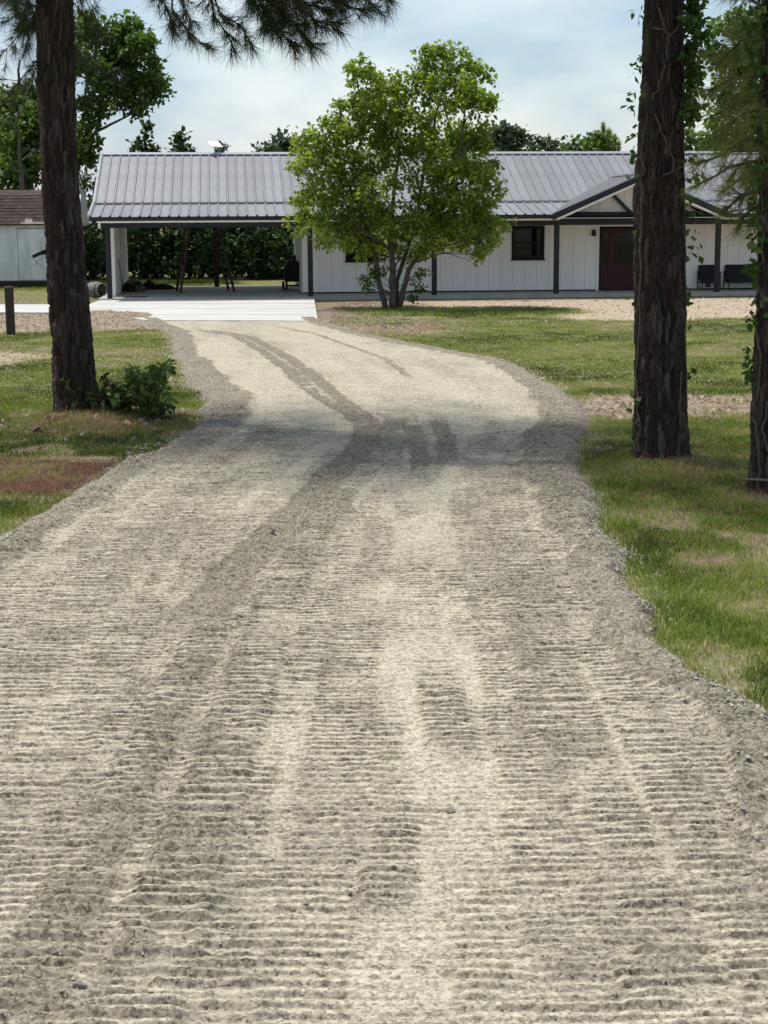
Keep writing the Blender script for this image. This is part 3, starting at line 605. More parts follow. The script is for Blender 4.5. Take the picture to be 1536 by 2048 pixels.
# ================================================================== carport and porch things
def ladder(name, label, f1, f2, t1, t2, n):
    base = (f1+f2)/2; th = thing(name, label, 'ladder', base)
    for f_, t_ in ((f1, t1), (f2, t2)): MB().beam(f_-base, t_-base, 0.045, 0.085).build('rail', M['wood_dark'], th)
    for i_ in range(1, n):
        k_ = i_/n; MB().tube([f1.lerp(t1, k_)-base, f2.lerp(t2, k_)-base], 0.018, 8).build('rung', M['wood_grey'], th)
    return th
def floorp(px, py, z=0.095): return ground(px, py, z)
f1 = floorp(353.5, 583); f2 = floorp(361, 586.5)
lu = tolocal(f1)
ladder('ladder', 'dark wooden ladder leaning right, beside the low dark tarp heap in the carport', f1, f2, f1+U_*0.38+Vector((0,0,2.355))-V_*0.1, f2+U_*0.38+Vector((0,0,2.355))-V_*0.1, 8)
f1 = floorp(457.5, 581); f2 = floorp(468.5, 583.5)
ladder('ladder', 'dark wooden ladder leaning left, beside the brown carport back post', f1, f2, f1-U_*0.50+Vector((0,0,2.355)), f2-U_*0.50+Vector((0,0,2.355)), 8)
# smoker under cover
gp_ = floorp(588, 581)
sm = thing('barbecue_smoker', 'black drum barbecue smoker on wheels against carport side wall', 'barbecue', gp_+V_*0.3, A)
prof = [(-0.30,0.30),(0.30,0.30),(0.33,0.55),(0.31,0.80),(0.24,0.95),(0.12,1.03),(-0.02,1.05),(-0.15,1.02),(-0.25,0.93),(-0.31,0.78),(-0.33,0.55)]
MB().prism(prof, 'y', -0.3, 0.7).build('drum', M['black_metal'], sm)
MB().prism([(x*0.8, 0.68+(z-0.68)*0.75) for x, z in prof], 'y', -0.325, -0.302).build('end_plate', M['black_metal'], sm)
MB().tube([(0.05,0.1,1.03),(0.05,0.1,1.22)], 0.05, 12).build('chimney', M['black_metal'], sm)
MB().tube([(-0.16,-0.3,0.98),(-0.18,-0.3,1.10),(-0.05,-0.3,1.14),(0.02,-0.3,1.06)], 0.015, 8).build('handle', M['black_metal'], sm)
for x, y in ((-0.24,-0.2),(0.24,-0.2),(-0.24,0.6),(0.24,0.6)): MB().box(x-0.025, x+0.025, y-0.025, y+0.025, 0.0, 0.30).build('leg', M['black_metal'], sm)
MB().box(-0.26, 0.26, -0.22, 0.62, 0.14, 0.17).build('shelf', M['black_metal'], sm)
for y in (-0.22, 0.55):
    wv = MB().tube([(-0.38, y, 0.15), (-0.32, y, 0.15)], 0.15, 20).build('wheel', M['black_metal'], sm); MB().tube([(-0.395, y, 0.15), (-0.381, y, 0.15)], 0.05, 12).build('hub', M['wood_grey'], wv)
MB().box(0.315, 0.36, -0.25, 0.4, 0.05, 0.85).build('side_shelf', M['black_metal'], sm)
def heap(name, label, cat, c, sx, sy, sz, seed, m, rz=A, part=None):
    n1, n2 = 34, 14; r = np.random.default_rng(seed); vs = []
    th = np.linspace(0, 2*np.pi, n1, endpoint=False); ph = np.linspace(0, np.pi/2, n2)
    T, Pq = np.meshgrid(th, ph); x = np.cos(T)*np.cos(Pq); y = np.sin(T)*np.cos(Pq); z = np.sin(Pq)
    k_ = 0.55+0.9*fbm(x*2.3+seed, y*2.3+z*2, 400+seed, 4)
    V = np.stack([x*sx*k_, y*sy*k_, z*sz*k_*1.1], -1).reshape(-1, 3)
    i_ = [(a_*n1+b_, a_*n1+(b_+1) % n1, (a_+1)*n1+(b_+1) % n1, (a_+1)*n1+b_) for a_ in range(n2-1) for b_ in range(n1)]
    ob = np_mesh(name, V, np.array(i_), m, part); ob.location = c
    if part is None: ob.rotation_euler = (0, 0, rz); tag(ob, label, cat)
    return ob
M['tarp_grey'] = mat('tarp_grey', (0.02,0.021,0.024), (0.16,0.165,0.17), 9, 0.6)
bp = thing('bag_pile', 'lumpy pile of dark bags on carport floor against white side wall', 'bag pile', floorp(266, 584)+V_*0.3, A)
for i_, (x, y, z, s) in enumerate(((-0.1,0,0,0.30),(0.16,-0.05,0,0.24),(0.02,0.25,0,0.30),(-0.08,0.05,0.16,0.22),(0.14,0.1,0.13,0.17))):
    heap('bag', None, None, (x, y, z), s, s, s*1.0, 3+i_, M['black_cloth'] if i_ % 2 == 0 else M['tarp_grey'], part=bp)
heap('tarp_heap', 'low crumpled dark tarp lying along carport floor', 'tarp', floorp(322, 579)+V_*0.2, 0.52, 0.3, 0.16, 21, M['black_cloth'])
heap('tarp_heap', 'small dark bundle at the end of the low tarp', 'bundle', floorp(298, 579)+V_*0.2, 0.22, 0.25, 0.26, 28, M['black_cloth'])
pb = floorp(240, 590); lu_, lv_, _ = tolocal(pb)
pp = MB().tube([(0,0,0.0),(-0.14,0.1,1.15)], 0.014, 8).build('leaning_pole', M['wood_dark']); pp.location = hw(0.30, 3.4, 0.095); pp.rotation_euler = (0,0,A); tag(pp, 'thin dark pole leaning on inner carport wall', 'pole')
MB_ = MB().box(-0.35, 0.75, -0.2, 0.2, 0, 0.018); fm = MB_.build('floor_mat', M['black_cloth']); fm.location = hw(0.45, 1.0, 0.096); fm.rotation_euler = (0,0,A+0.05); tag(fm, 'dark flat mat on carport floor beside the charcoal corner post', 'mat')
# tipped stave barrel
bc = ground(192, 596)
br = thing('barrel', 'grey wooden stave barrel tipped on its side beside carport', 'barrel', (bc.x, bc.y, 0.27))
br.rotation_euler = (0, 0, R_(-38))
nS = 18; Lb = 0.62
for i_ in range(nS):
    t0 = 2*math.pi*i_/nS; t1 = 2*math.pi*(i_+0.93)/nS; m = MB(); vs = []; fs = []
    for j_ in range(5):
        x = -Lb/2+Lb*j_/4; r = 0.22+0.05*math.sin(math.pi*j_/4*0.9+0.15)
        for rr in (r, r-0.02):
            for t in (t0, t1): vs.append((x, rr*math.cos(t), rr*math.sin(t)))
    for j_ in range(4):
        b_ = j_*4; fs += [(b_, b_+1, b_+5, b_+4), (b_+2, b_+6, b_+7, b_+3), (b_, b_+4, b_+6, b_+2), (b_+1, b_+3, b_+7, b_+5)]
    fs += [(0,2,3,1),(16,17,19,18)]
    m.add(vs, fs).build('stave', M['wood_grey'], br)
MB().tube([(-Lb/2+0.03,0,0),(-Lb/2+0.05,0,0)], 0.20, 18).build('barrel_head', M['wood_grey'], br)
for x in (-0.2, 0.2):
    m = MB(); r = 0.22+0.05*math.sin(math.pi*((x+Lb/2)/Lb)*0.9+0.15)+0.004; n_ = 28; vs = []; fs = []
    for i_ in range(n_):
        t = 2*math.pi*i_/n_
        for xx in (x-0.018, x+0.018): vs.append((xx, r*math.cos(t), r*math.sin(t)))
    for i_ in range(n_): a0 = 2*i_; b0 = 2*((i_+1) % n_); fs.append((a0, b0, b0+1, a0+1))
    m.add(vs, fs).build('hoop', M['black_metal'], br)
# porch chairs
def seat(name, label, cat, u, width, v=1.62, cloth=False, group=None):
    th = thing(name, label, cat, hw(u, v, 0.10), A+math.pi, group); w2 = width/2
    for x in (-w2, w2):
        MB().beam((x, 0.30, 0), (x, 0.26, 0.58), 0.028, 0.028).build('leg', M['black_metal'], th)
        MB().beam((x, -0.30, 0), (x, -0.24, 0.62), 0.028, 0.028).build('leg', M['black_metal'], th)
        MB().box(x-0.03, x+0.03, -0.30, 0.33, 0.585, 0.61).build('armrest', M['black_metal'], th)
    MB().box(-w2, w2, -0.26, 0.28, 0.24, 0.27).build('seat_frame', M['black_metal'], th)
    sc_ = MB().cbox(-w2+0.03, w2-0.03, -0.20, 0.30, 0.275, 0.40, 0.03).build('seat_cushion', M['black_cloth'], th)
    bcn = MB().cbox(-w2+0.03, w2-0.03, -0.07, 0.07, 0, 0.48, 0.03).build('back_cushion', M['black_cloth'], th); bcn.location = (0, -0.22, 0.36); bcn.rotation_euler = (R_(12), 0, 0)
    MB().beam((-w2, -0.29, 0.62), (w2, -0.29, 0.62), 0.025, 0.025).build('back_rail', M['black_metal'], th)
    if cloth: MB().box(0.02, 0.20, 0.292, 0.312, 0.10, 0.415).box(0.02, 0.20, 0.05, 0.292, 0.402, 0.415).build('hanging_cloth', M['black_cloth'], th)
    return th
seat('porch_chair', 'black cushioned porch chair with a cloth hanging from its seat', 'chair', 20.02, 0.62, cloth=True)
seat('porch_bench', 'black cushioned two seat porch bench behind the charcoal post', 'bench', 21.22, 1.18)
seat('porch_chair', 'black porch chair past the bench, mostly hidden by the vine pine', 'chair', 22.45, 0.62)

# ================================================================== shed
sy = 63.0
sc0 = at(0, 572, sy)
shed = thing('storage_shed', 'weathered pale blue shed with brown shingled roof', 'shed', (at(-60, 572, sy).x, sy, 0.0))
ox = shed.location.x
xr = at(140, 500, sy).x-ox; zb = at(60, 561, sy).z; zt = at(60, 447, sy).z; xl = -2.6
ww = MB().box(xl, xr, 0, 2.4, zb, zt).build('wall', M['shed_wall'], shed)
dx0 = at(36, 500, sy).x-ox; dx1 = dx0+1.55; dz1 = at(36, 457, sy).z
dpn = MB().box(dx0+0.012, dx1, -0.028, -0.001, zb+0.03, dz1-0.012).build('door', M['shed_wall'], shed)
MB().box(dx0-0.008, dx0+0.010, -0.012, -0.001, zb+0.02, dz1).box(dx0-0.008, dx1+0.02, -0.012, -0.001, dz1-0.010, dz1+0.012).build('door_gap', M['blackf'], dpn)
MB().beam((dx0+0.45, -0.034, zb+0.45), (dx0+1.0, -0.034, zb+0.95), 0.02, 0.006, (0,1,0)).beam((dx0+0.45, -0.041, zb+0.95), (dx0+1.0, -0.041, zb+0.45), 0.02, 0.006, (0,1,0)).build('cross_brace', M['slab'], dpn)
for i_ in range(1, 5):
    MB().box(xl+i_*1.22-0.006, xl+i_*1.22+0.006, -0.008, -0.0005, zb, zt).build('seam', M['wood_grey'], ww)
MB().box(xl+0.1, xr-0.1, 0.1, 0.25, 0.02, zb).box(xl+0.1, xr-0.1, 2.1, 2.25, 0.02, zb).build('skid', M['wood_dark'], shed)
MB().box(xl, xr, 0.0, 2.4, zb-0.10, zb-0.002).build('floor_frame', M['wood_dark'], shed)
r0 = (-0.12, zt-0.03); r1 = (0.55, at(60, 391, sy+0.5).z); xe = at(158, 420, sy).x-ox
rf = MB().prism([r0, r1, (1.2, r1[1]+0.22), (1.85, r1[1]), (2.52, r0[1]), (2.40, r0[1]-0.04), (0.0, r0[1]-0.04)], 'x', xl-0.12, xe-0.06).build('roof', M['shed_bare'], shed)
nC = 9; dvec = Vector((0, r1[0]-r0[0], r1[1]-r0[1])); nv = Vector((0, -dvec.z, dvec.y)).normalized(); sr = random.Random(5)
for j_ in range(nC):
    xcut = xe-0.06
    x = xl-0.10+(0.15 if j_ % 2 else 0)
    while x < xcut-0.05:
        x1 = min(x+0.298, xcut); fx = (x-ox*0)/1.0
        miss = (j_ == 0 and x > dx0-0.1) or (j_ == 1 and x > dx0+1.05) or (j_ == 2 and x > dx0+1.25) or (j_ == 1 and dx0+0.3 < x < dx0+0.55)
        if not miss:
            p0 = Vector((0, r0[0], r0[1]))+dvec*(j_/nC)+nv*(0.020+sr.uniform(0, 0.006)); p1 = Vector((0, r0[0], r0[1]))+dvec*min((j_+1.35)/nC, 1)+nv*0.006
            MB().add([(x, p0.y, p0.z),(x1-0.004, p0.y, p0.z),(x1-0.004, p1.y, p1.z),(x, p1.y, p1.z),(x, p0.y+0.012, p0.z-0.006),(x1-0.004, p0.y+0.012, p0.z-0.006)],
                     [(0,1,2,3),(0,4,5,1)]).build('shingle', M['shingle'], rf)
        x += 0.30
for j_ in range(4):
    for x in np.arange(xl-0.10+(0.15 if j_ % 2 else 0), xe-0.10, 0.30):
        x1 = min(x+0.296, xe-0.06); ya = 0.55+0.65*j_/4; za = r1[1]+0.22*j_/4; yb = 0.55+0.65*min(1, (j_+1.3)/4); zb_ = r1[1]+0.22*min(1, (j_+1.3)/4)
        MB().add([(x, ya-0.01, za+0.022), (x1, ya-0.01, za+0.022), (x1, yb, zb_+0.008), (x, yb, zb_+0.008), (x, ya, za+0.012), (x1, ya, za+0.012)], [(0,1,2,3),(0,4,5,1)]).build('shingle', M['shingle'], rf)
MB().box(xl-0.12, xe-0.06, -0.15, -0.118, zt-0.07, zt-0.01).build('eave_trim', M['wood_dark'], rf)
MB().prism([(r0[0]-0.03, r0[1]-0.03), (r1[0]-0.03, r1[1]+0.03), (r1[0]+0.08, r1[1]+0.02), (r0[0]+0.08, r0[1]-0.03)], 'x', xe-0.058, xe).build('barge_board', M['trim'], rf)
# fence post
fp = ground(22, 668)
f_ = thing('fence_post', 'short square brown wooden post in the dirt', 'post', fp, 0.2)
MB().cbox(-0.10, 0.10, -0.10, 0.10, -0.1, 1.08, 0.03).build('shaft', M['wood_dark'], f_)

# ================================================================== vegetation builders
def worley(a, b, na, seed):
    ia = np.floor(a).astype(np.int64); ib = np.floor(b).astype(np.int64)
    f1 = np.full(a.shape, 9.0); f2 = np.full(a.shape, 9.0); cid = np.zeros(a.shape)
    for da in (-1, 0, 1):
        for db in (-1, 0, 1):
            ca = ia+da; cb = ib+db; cw = np.mod(ca, na)
            jx = _h(cw, cb, seed); jy = _h(cw, cb, seed+5); rv = _h(cw, cb, seed+9)
            d = np.hypot(ca+0.1+0.8*jx-a, cb+0.1+0.8*jy-b)
            m = d < f1; f2 = np.where(m, f1, np.minimum(f2, d)); cid = np.where(m, rv, cid); f1 = np.where(m, d, f1)
    return f1, f2, cid
def bark_trunk(parent, zs_, cx, cy, rad, seed, ncell, rowh, depth, matl, nth=170, dz=0.015, z1=7.0, ztop=16.0, knots=()):
    zz = np.concatenate([np.arange(-0.25, z1, dz), np.arange(z1, ztop, 0.35)])
    th = np.pi/2+np.linspace(0, 2*np.pi, nth, endpoint=False); T, Z = np.meshgrid(th, zz)
    px = np.interp(Z, zs_, cx); py = np.interp(Z, zs_, cy); r = np.interp(Z, zs_, rad)
    flare = np.exp(-np.clip(Z, 0, 9)/0.28); r = r*(1+flare*(0.10+0.10*np.cos(T*5+seed)+0.05*np.cos(T*3+2*seed)))
    a0 = (T-np.pi/2)/(2*np.pi)*ncell; b0 = Z/rowh
    S_ = T*float(np.mean(rad[:6]))                     # arc length
    a = a0+0.9*(fbm(S_*5, Z*2.6, seed, 3)-0.5)*2; b = b0+1.1*(fbm(S_*7+9, Z*2.0, seed+3, 3)-0.5)*2
    f1, f2, cid = worley(a, b, ncell, seed)
    crack = sstep(0.03, 0.26, f2-f1)
    fur = np.abs(2*fbm(S_*15+3, Z*2.0, seed+21, 3)-1); fur = sstep(0.02, 0.16, fur)
    fin = np.abs(2*fbm(S_*24+3, Z*6.5, seed+23, 3)-1)
    hgt = depth*(crack*(0.30+0.65*cid)*(0.35+0.65*fur)+0.35*fur+0.30*(sstep(0.0, 0.25, fin)-0.5)+0.30*(fbm(S_*40, Z*30, seed+8, 3)-0.5))
    for kt, kz, ks in knots:
        dth = np.angle(np.exp(1j*(T-kt))); g_ = np.exp(-((dth*0.25/ks)**2+((Z-kz)/ks)**2)); hgt = hgt+0.05*g_-0.05*np.exp(-((dth*0.25/ks*2.4)**2+((Z-kz)/ks*2.4)**2))
    rr = r+hgt-depth*1.05
    V = np.stack([px+rr*np.cos(T), py+rr*np.sin(T), Z], -1).reshape(-1, 3)
    i = (np.arange(len(zz)-1)[:, None]*nth+np.arange(nth)[None, :]); j = (np.arange(len(zz)-1)[:, None]*nth+(np.arange(nth)[None, :]+1) % nth)
    Fq = np.stack([i.ravel(), j.ravel(), j.ravel()+nth, i.ravel()+nth], -1)
    return np_mesh('trunk', V, Fq, matl, parent, attrs={'plate': cid.ravel()}, smooth=False)
def bark_mat():
    m = bpy.data.materials.new('pine_bark_plates'); m.use_nodes = True; n = m.node_tree; p = n.nodes['Principled BSDF']; lk = n.links.new
    p.inputs['Roughness'].default_value = 0.95; p.inputs['Specular IOR Level'].default_value = 0.15
    a = n.nodes.new('ShaderNodeAttribute'); a.attribute_name = 'plate'
    r = n.nodes.new('ShaderNodeValToRGB'); r.color_ramp.elements[0].color = (0.028,0.021,0.017,1); r.color_ramp.elements[1].color = (0.092,0.076,0.066,1); e3 = r.color_ramp.elements.new(0.55); e3.color = (0.050,0.037,0.031,1); lk(a.outputs['Fac'], r.inputs[0])
    tcn = n.nodes.new('ShaderNodeTexCoord'); q = n.nodes.new('ShaderNodeTexNoise'); q.inputs['Scale'].default_value = 22; q.inputs['Detail'].default_value = 8; q.inputs['Roughness'].default_value = 0.7
    mpn = n.nodes.new('ShaderNodeMapping'); mpn.inputs['Scale'].default_value = (1,1,0.35); lk(tcn.outputs['Object'], mpn.inputs[0]); lk(mpn.outputs[0], q.inputs['Vector'])
    r2 = n.nodes.new('ShaderNodeValToRGB'); r2.color_ramp.elements[0].position = 0.3; r2.color_ramp.elements[1].position = 0.75; r2.color_ramp.elements[0].color = (0.55,0.5,0.48,1); r2.color_ramp.elements[1].color = (1.35,1.35,1.4,1); lk(q.outputs['Fac'], r2.inputs[0])
    mu = n.nodes.new('ShaderNodeMixRGB'); mu.blend_type = 'MULTIPLY'; mu.inputs[0].default_value = 1; lk(r.outputs[0], mu.inputs[1]); lk(r2.outputs[0], mu.inputs[2]); lk(mu.outputs[0], p.inputs['Base Color'])
    bn = n.nodes.new('ShaderNodeBump'); bn.inputs['Strength'].default_value = 0.6; bn.inputs['Distance'].default_value = 0.012; lk(q.outputs['Fac'], bn.inputs['Height']); lk(bn.outputs[0], p.inputs['Normal'])
    return m
M['bark_plate'] = bark_mat()
def unit(v): return v/np.maximum(np.linalg.norm(v, axis=-1, keepdims=True), 1e-9)
def needles(tufts, n, Ln, wd, r, spread=0.75, droop=0.04):
    P = np.array([t[0] for t in tufts], float); D = unit(np.array([t[1] for t in tufts], float)); k = len(P)
    P = np.repeat(P, n, 0); D = np.repeat(D, n, 0); m = len(P)
    tn = np.repeat(r.random(k), n)*0.7+r.random(m)*0.3
    base = P-D*(r.random((m, 1))*0.13)
    nd = unit(D*0.75+r.normal(size=(m, 3))*spread)
    ln = Ln*(0.7+0.5*r.random((m, 1))); tip = base+nd*ln; tip[:, 2] -= droop*r.random(m)
    side = unit(np.cross(nd, r.normal(size=(m, 3))))*wd/2
    V = np.stack([base-side, base+side, tip], 1).reshape(-1, 3)
    return V, np.arange(3*m).reshape(-1, 3), np.repeat(tn, 3)
def leaves(C, Rad, n, size, r, flat=0.45, tint=None, hang=0.0):
    # C (k,3) cluster centres, Rad (k,) cluster radii; n leaves each
    k = len(C); m = k*n; d = unit(r.normal(size=(m, 3)))*(r.random((m, 1))**0.45)
    d[:, 2] *= 0.8; P = np.repeat(C, n, 0)+d*np.repeat(Rad, n)[:, None]
    ax = unit(d*0.6+r.normal(size=(m, 3))*0.6+np.array([0, 0, -hang])); nr = r.normal(size=(m, 3)); nr[:, 2] = np.abs(nr[:, 2])+flat*2; nr = nr+d*0.7
    sd = unit(np.cross(ax, nr)); up = unit(np.cross(sd, ax))
    s = size*(0.65+0.7*r.random((m, 1)))
    V = np.stack([P, P+ax*s*0.5+sd*s*0.36+up*s*0.06, P+ax*s, P+ax*s*0.5-sd*s*0.36+up*s*0.06], 1).reshape(-1, 3)
    f = np.arange(4*m).reshape(-1, 4)
    t = np.clip(np.repeat(0.2+0.6*r.random(k) if tint is None else tint, n)+0.28*(r.random(m)-0.5), 0, 1)
    return V, f, np.repeat(t, 4)
def ellipsoid_clusters(lobes, dens, rc, r):
    C = []; Rr = []
    for (c, rx, ry, rz) in lobes:
        k = max(3, int(dens*(rx*rz*4))); d = unit(r.normal(size=(k, 3)))*(0.35+0.65*r.random((k, 1))**0.5)
        C.append(np.array(c)+d*np.array([rx, ry, rz])); Rr.append(rc*(0.6+0.8*r.random(k)))
    return np.concatenate(C), np.concatenate(Rr)
def curve(p, q, sag, r, n=6, j=0.05):
    p = Vector(p); q = Vector(q); ln = (q-p).length; pts = []
    for i in range(n+1):
        t = i/n; pt = p.lerp(q, t); pt.z += sag*math.sin(math.pi*t)*ln
        if 0 < i < n: pt += Vector((r.normal(), r.normal(), r.normal()))*j*ln*0.4
        pts.append(pt)
    return pts
def leafy(name, label, cat, base, lobes, stems, dens, rc, nleaf, size, lmat, bmat, seed, group=None, limb_r=0.05, limbs=True, flat=0.45, hang=0.0, tint_lit=True):
    r = np.random.default_rng(seed); base = Vector(base); th = thing(name, label, cat, base, 0, group); b = np.array(base)
    C, Rr = ellipsoid_clusters(lobes, dens, rc, r)
    V, f, t = leaves(C-b, Rr, nleaf, size, r, flat, hang=hang)
    np_mesh('crown', V, f, lmat, th, attrs={'tint': t})
    tops = []
    for (pts, r0, r1) in stems:
        pts = [Vector(p)-base for p in pts]; n = len(pts); fine = []
        for i in range(n-1):
            for k in range(4): fine.append(pts[i].lerp(pts[i+1], k/4)+Vector((r.normal(), r.normal(), 0))*r0*0.12)
        fine.append(pts[-1]); m = len(fine)
        MB().tube(fine, [r0+(r1-r0)*(i/(m-1))**0.8 for i in range(m)], 10).build('trunk', bmat, th, smooth=True); tops.append(fine)
    if limbs:
        for (c, rx, ry, rz) in lobes:
            lm = MB(); c = Vector(c)-base; best = min(((p, fi) for fi in tops for p in fi[len(fi)//4:]), key=lambda q: (q[0]-c).length+max(0, q[0].z-c.z+0.3)*2)
            pts = curve(best[0], c, 0.06, r, 6, 0.06); lm.tube(pts, [limb_r*(1-0.75*i/6) for i in range(7)], 6)
            for _ in range(5):
                d = Vector((r.normal()*rx, r.normal()*ry, r.normal()*rz))*0.55; s0 = pts[r.integers(3, 7)]
                lm.tube(curve(s0, c+d, 0.04, r, 4, 0.05), [limb_r*0.35*(1-0.8*i/4)+0.004 for i in range(5)], 5)
            lm.build('limb', bmat, th, smooth=True)
    return th
def pxl(Y, lst, dep=0.6, r=random.Random(1)):
    # lobes given as photo pixel circles on the plane at distance Y -> ellipsoids
    out_ = []
    for e in lst:
        x, y, rad = e[:3]; c = at(x, y, Y); k = Y/F*1.02; rr = rad*k
        out_.append(((c.x, Y+r.uniform(-dep, dep), c.z), rr, rr*1.0, rr*(e[3] if len(e) > 3 else 0.9)))
    return out_

# ------------------------------------------------------------------ the green tree by the house
TY = TR.y
lob = [(722,140,34),(730,185,48),(700,240,50),(770,215,48),(825,180,46),(862,118,32),(908,118,40),(945,160,42),(905,190,50),(960,215,34),(968,268,32),
       (655,265,40),(620,292,34),(605,330,28),(660,330,55),(735,300,62),(810,275,62),(880,265,62),(930,310,52),(858,345,60),(925,370,56),(965,345,34),
       (620,395,38),(610,445,28),(655,425,44),(700,395,48),(760,385,40),(680,470,30),(720,480,34),(735,430,44),(800,440,40),(860,420,50),(915,430,55),(965,410,34),(985,450,26),
       (960,480,30),(905,470,40),(955,512,16),(640,470,22),(850,470,42),(780,480,36),(965,445,36),(990,380,18),(870,150,30),(760,255,44)]
def tp(x, y, dy=0): return at(x, y, TY+dy)
stems = [([Vector((TR.x-0.20,TY,-0.05)), tp(757,560), tp(748,500,0.1), tp(722,430,0.2), tp(690,350,0.1), tp(665,280)], 0.095, 0.025),
         ([Vector((TR.x+0.02,TY-0.1,-0.05)), tp(785,545,-0.1), tp(782,480), tp(786,400), tp(800,300), tp(790,200)], 0.12, 0.025),
         ([Vector((TR.x+0.18,TY,-0.05)), tp(818,540,-0.2), tp(850,480,-0.3), tp(880,420,-0.4), tp(915,340,-0.3), tp(930,220)], 0.09, 0.025),
         ([Vector((TR.x+0.08,TY+0.15,-0.05)), tp(795,560,0.3), tp(830,450,0.6), tp(850,330,0.7), tp(880,200,0.4), tp(905,130,0.2)], 0.085, 0.02),
         ([tp(782,500), tp(740,470,-0.4), tp(690,430,-0.5), tp(640,400,-0.4)], 0.06, 0.02)]
ct = leafy('leafy_tree', 'bright green multi stemmed tree growing before the white house', 'tree', (TR.x, TY, 0), pxl(TY, lob, 0.9), stems, 17, 0.22, 32, 0.130, M['leaf_tallow'], M['bark_grey'], 11, limb_r=0.026, hang=0.3)
r = np.random.default_rng(91); cl = []
for (x, y, s) in ((735,575,14),(742,545,16),(758,520,18),(752,560,12),(830,560,16),(845,545,14),(838,520,16),(820,505,14),(800,520,12),(845,580,10),(728,560,9),(770,545,10),(828,600,6)):
    c = tp(x, y, -0.15)
    for _ in range(5): cl.append((c.x-TR.x+r.normal()*s*0.006, r.normal()*0.15, c.z+r.normal()*s*0.006))
V, f, t = leaves(np.array(cl), np.full(len(cl), 0.14), 14, 0.10, r); np_mesh('sprout_leaves', V, f, M['leaf_mid'], ct, attrs={'tint': t})
sg = MB()
for c in cl[::3]: sg.tube(curve((0.05, 0, max(0.3, c[2]-0.5)), c, 0.05, r, 4), [0.012,0.010,0.008,0.006,0.004], 5)
sg.build('sprout_stems', M['twig'], ct)

# ------------------------------------------------------------------ pines
def px_path(Y, pts): return [at(p[0], p[1], Y+(p[2] if len(p) > 2 else 0)) for p in pts]
def twig_tufts(pts, r, step=0.07, side=0.16, n_side=2):
    # tufts and side shoots along a path; returns tufts and shoot segments
    T = []; S = []
    for i in range(len(pts)-1):
        p, q = pts[i], pts[i+1]; d = (q-p); ln = d.length; d = d.normalized(); m = max(1, int(ln/step))
        for k in range(m):
            b = p.lerp(q, k/m)
            for _ in range(n_side):
                sdv = (Vector((r.normal(), r.normal(), r.normal()))*0.6+d*0.8+Vector((0,0,-0.25))).normalized(); l = side*(0.4+0.9*r.random())
                e = b+sdv*l; S.append((b, e)); T.append((tuple(e), tuple(sdv)))
    T.append((tuple(pts[-1]), tuple((pts[-1]-pts[-2]).normalized()))); return T, S
def pine(name, label, base, zs_, cx, cy, rad, seed, knots, crown, nth=170, ztop=16.0, depth=0.03, hang_paths=(), nm='needle_dark', extra_limbs=(), tuft_n=40, wd=0.0052, group=None, ncell=32):
    base = Vector(base); th = thing(name, label, 'tree', base, 0, group); r = np.random.default_rng(seed)
    bark_trunk(th, zs_, cx, cy, rad, seed, ncell, 0.26, depth, M['bark_plate'], knots=knots, ztop=ztop, nth=nth)
    # crown above the frame: whorled limbs with tufts
    T = []
    z = crown[0]
    while z < ztop+0.5:
        ax = np.interp(z, zs_, cx); ay = np.interp(z, zs_, cy); R = crown[1]*(0.55+0.45*math.sin(math.pi*min(1, (z-crown[0]+1.2)/(ztop-crown[0]+2.2))))
        for _ in range(crown[2]):
            t = r.random()*2*math.pi; l = R*(0.6+0.5*r.random()); tip = Vector((ax+math.cos(t)*l, ay+math.sin(t)*l, z+0.25*l+r.normal()*0.2))
            pts = curve((ax, ay, z), tip, -0.05, r, 5, 0.04); lm = MB(); lm.tube(pts, [0.055-0.045*i/5 for i in range(6)], 5)
            for s in range(2, 6):
                for _ in range(3):
                    p = pts[s]; d = Vector((r.normal(), r.normal(), r.normal()*0.5+0.1)); d.normalize(); e = p+d*(0.35+0.6*r.random()); lm.tube([p, e], [0.012, 0.006], 4, False)
                    for _ in range(5): T.append((tuple(e+Vector((r.normal(), r.normal(), r.normal()))*0.22), tuple(d)))
            lm.build('limb', M['twig'], th)
        z += 0.60
    V, f, t = needles(T, 10, 0.22, 0.015, r, 0.9); np_mesh('crown', V, f, M['needle_dark'], th, attrs={'tint': t})
    if hang_paths:
        T = []
        for pts, r0, step, ns_, sd_ in hang_paths:
            bm_ = MB()
            pts = [p-base for p in pts]; a, S = twig_tufts(pts, r, step, sd_, ns_); T += a
            bm_.tube(pts, [r0*(1-0.7*i/(len(pts)-1)) for i in range(len(pts))], 6)
            for b, e in S: bm_.tube([b, e], [0.005, 0.003], 4, False)
            bm_.build('branch', M['twig'], th)
        V, f, t = needles(T, tuft_n, 0.215 if nm == 'needle_dark' else 0.19, wd, r, 0.5, 0.06); np_mesh('needles', V, f, M[nm], th, attrs={'tint': t})
    if extra_limbs:
        for pts, r0, r1 in extra_limbs:
            e_ = MB()
            pts = [p-base for p in pts]; e_.tube(pts, [r0+(r1-r0)*i/(len(pts)-1) for i in range(len(pts))], 7)
            e_.build('limb', M['twig'], th)
    return th
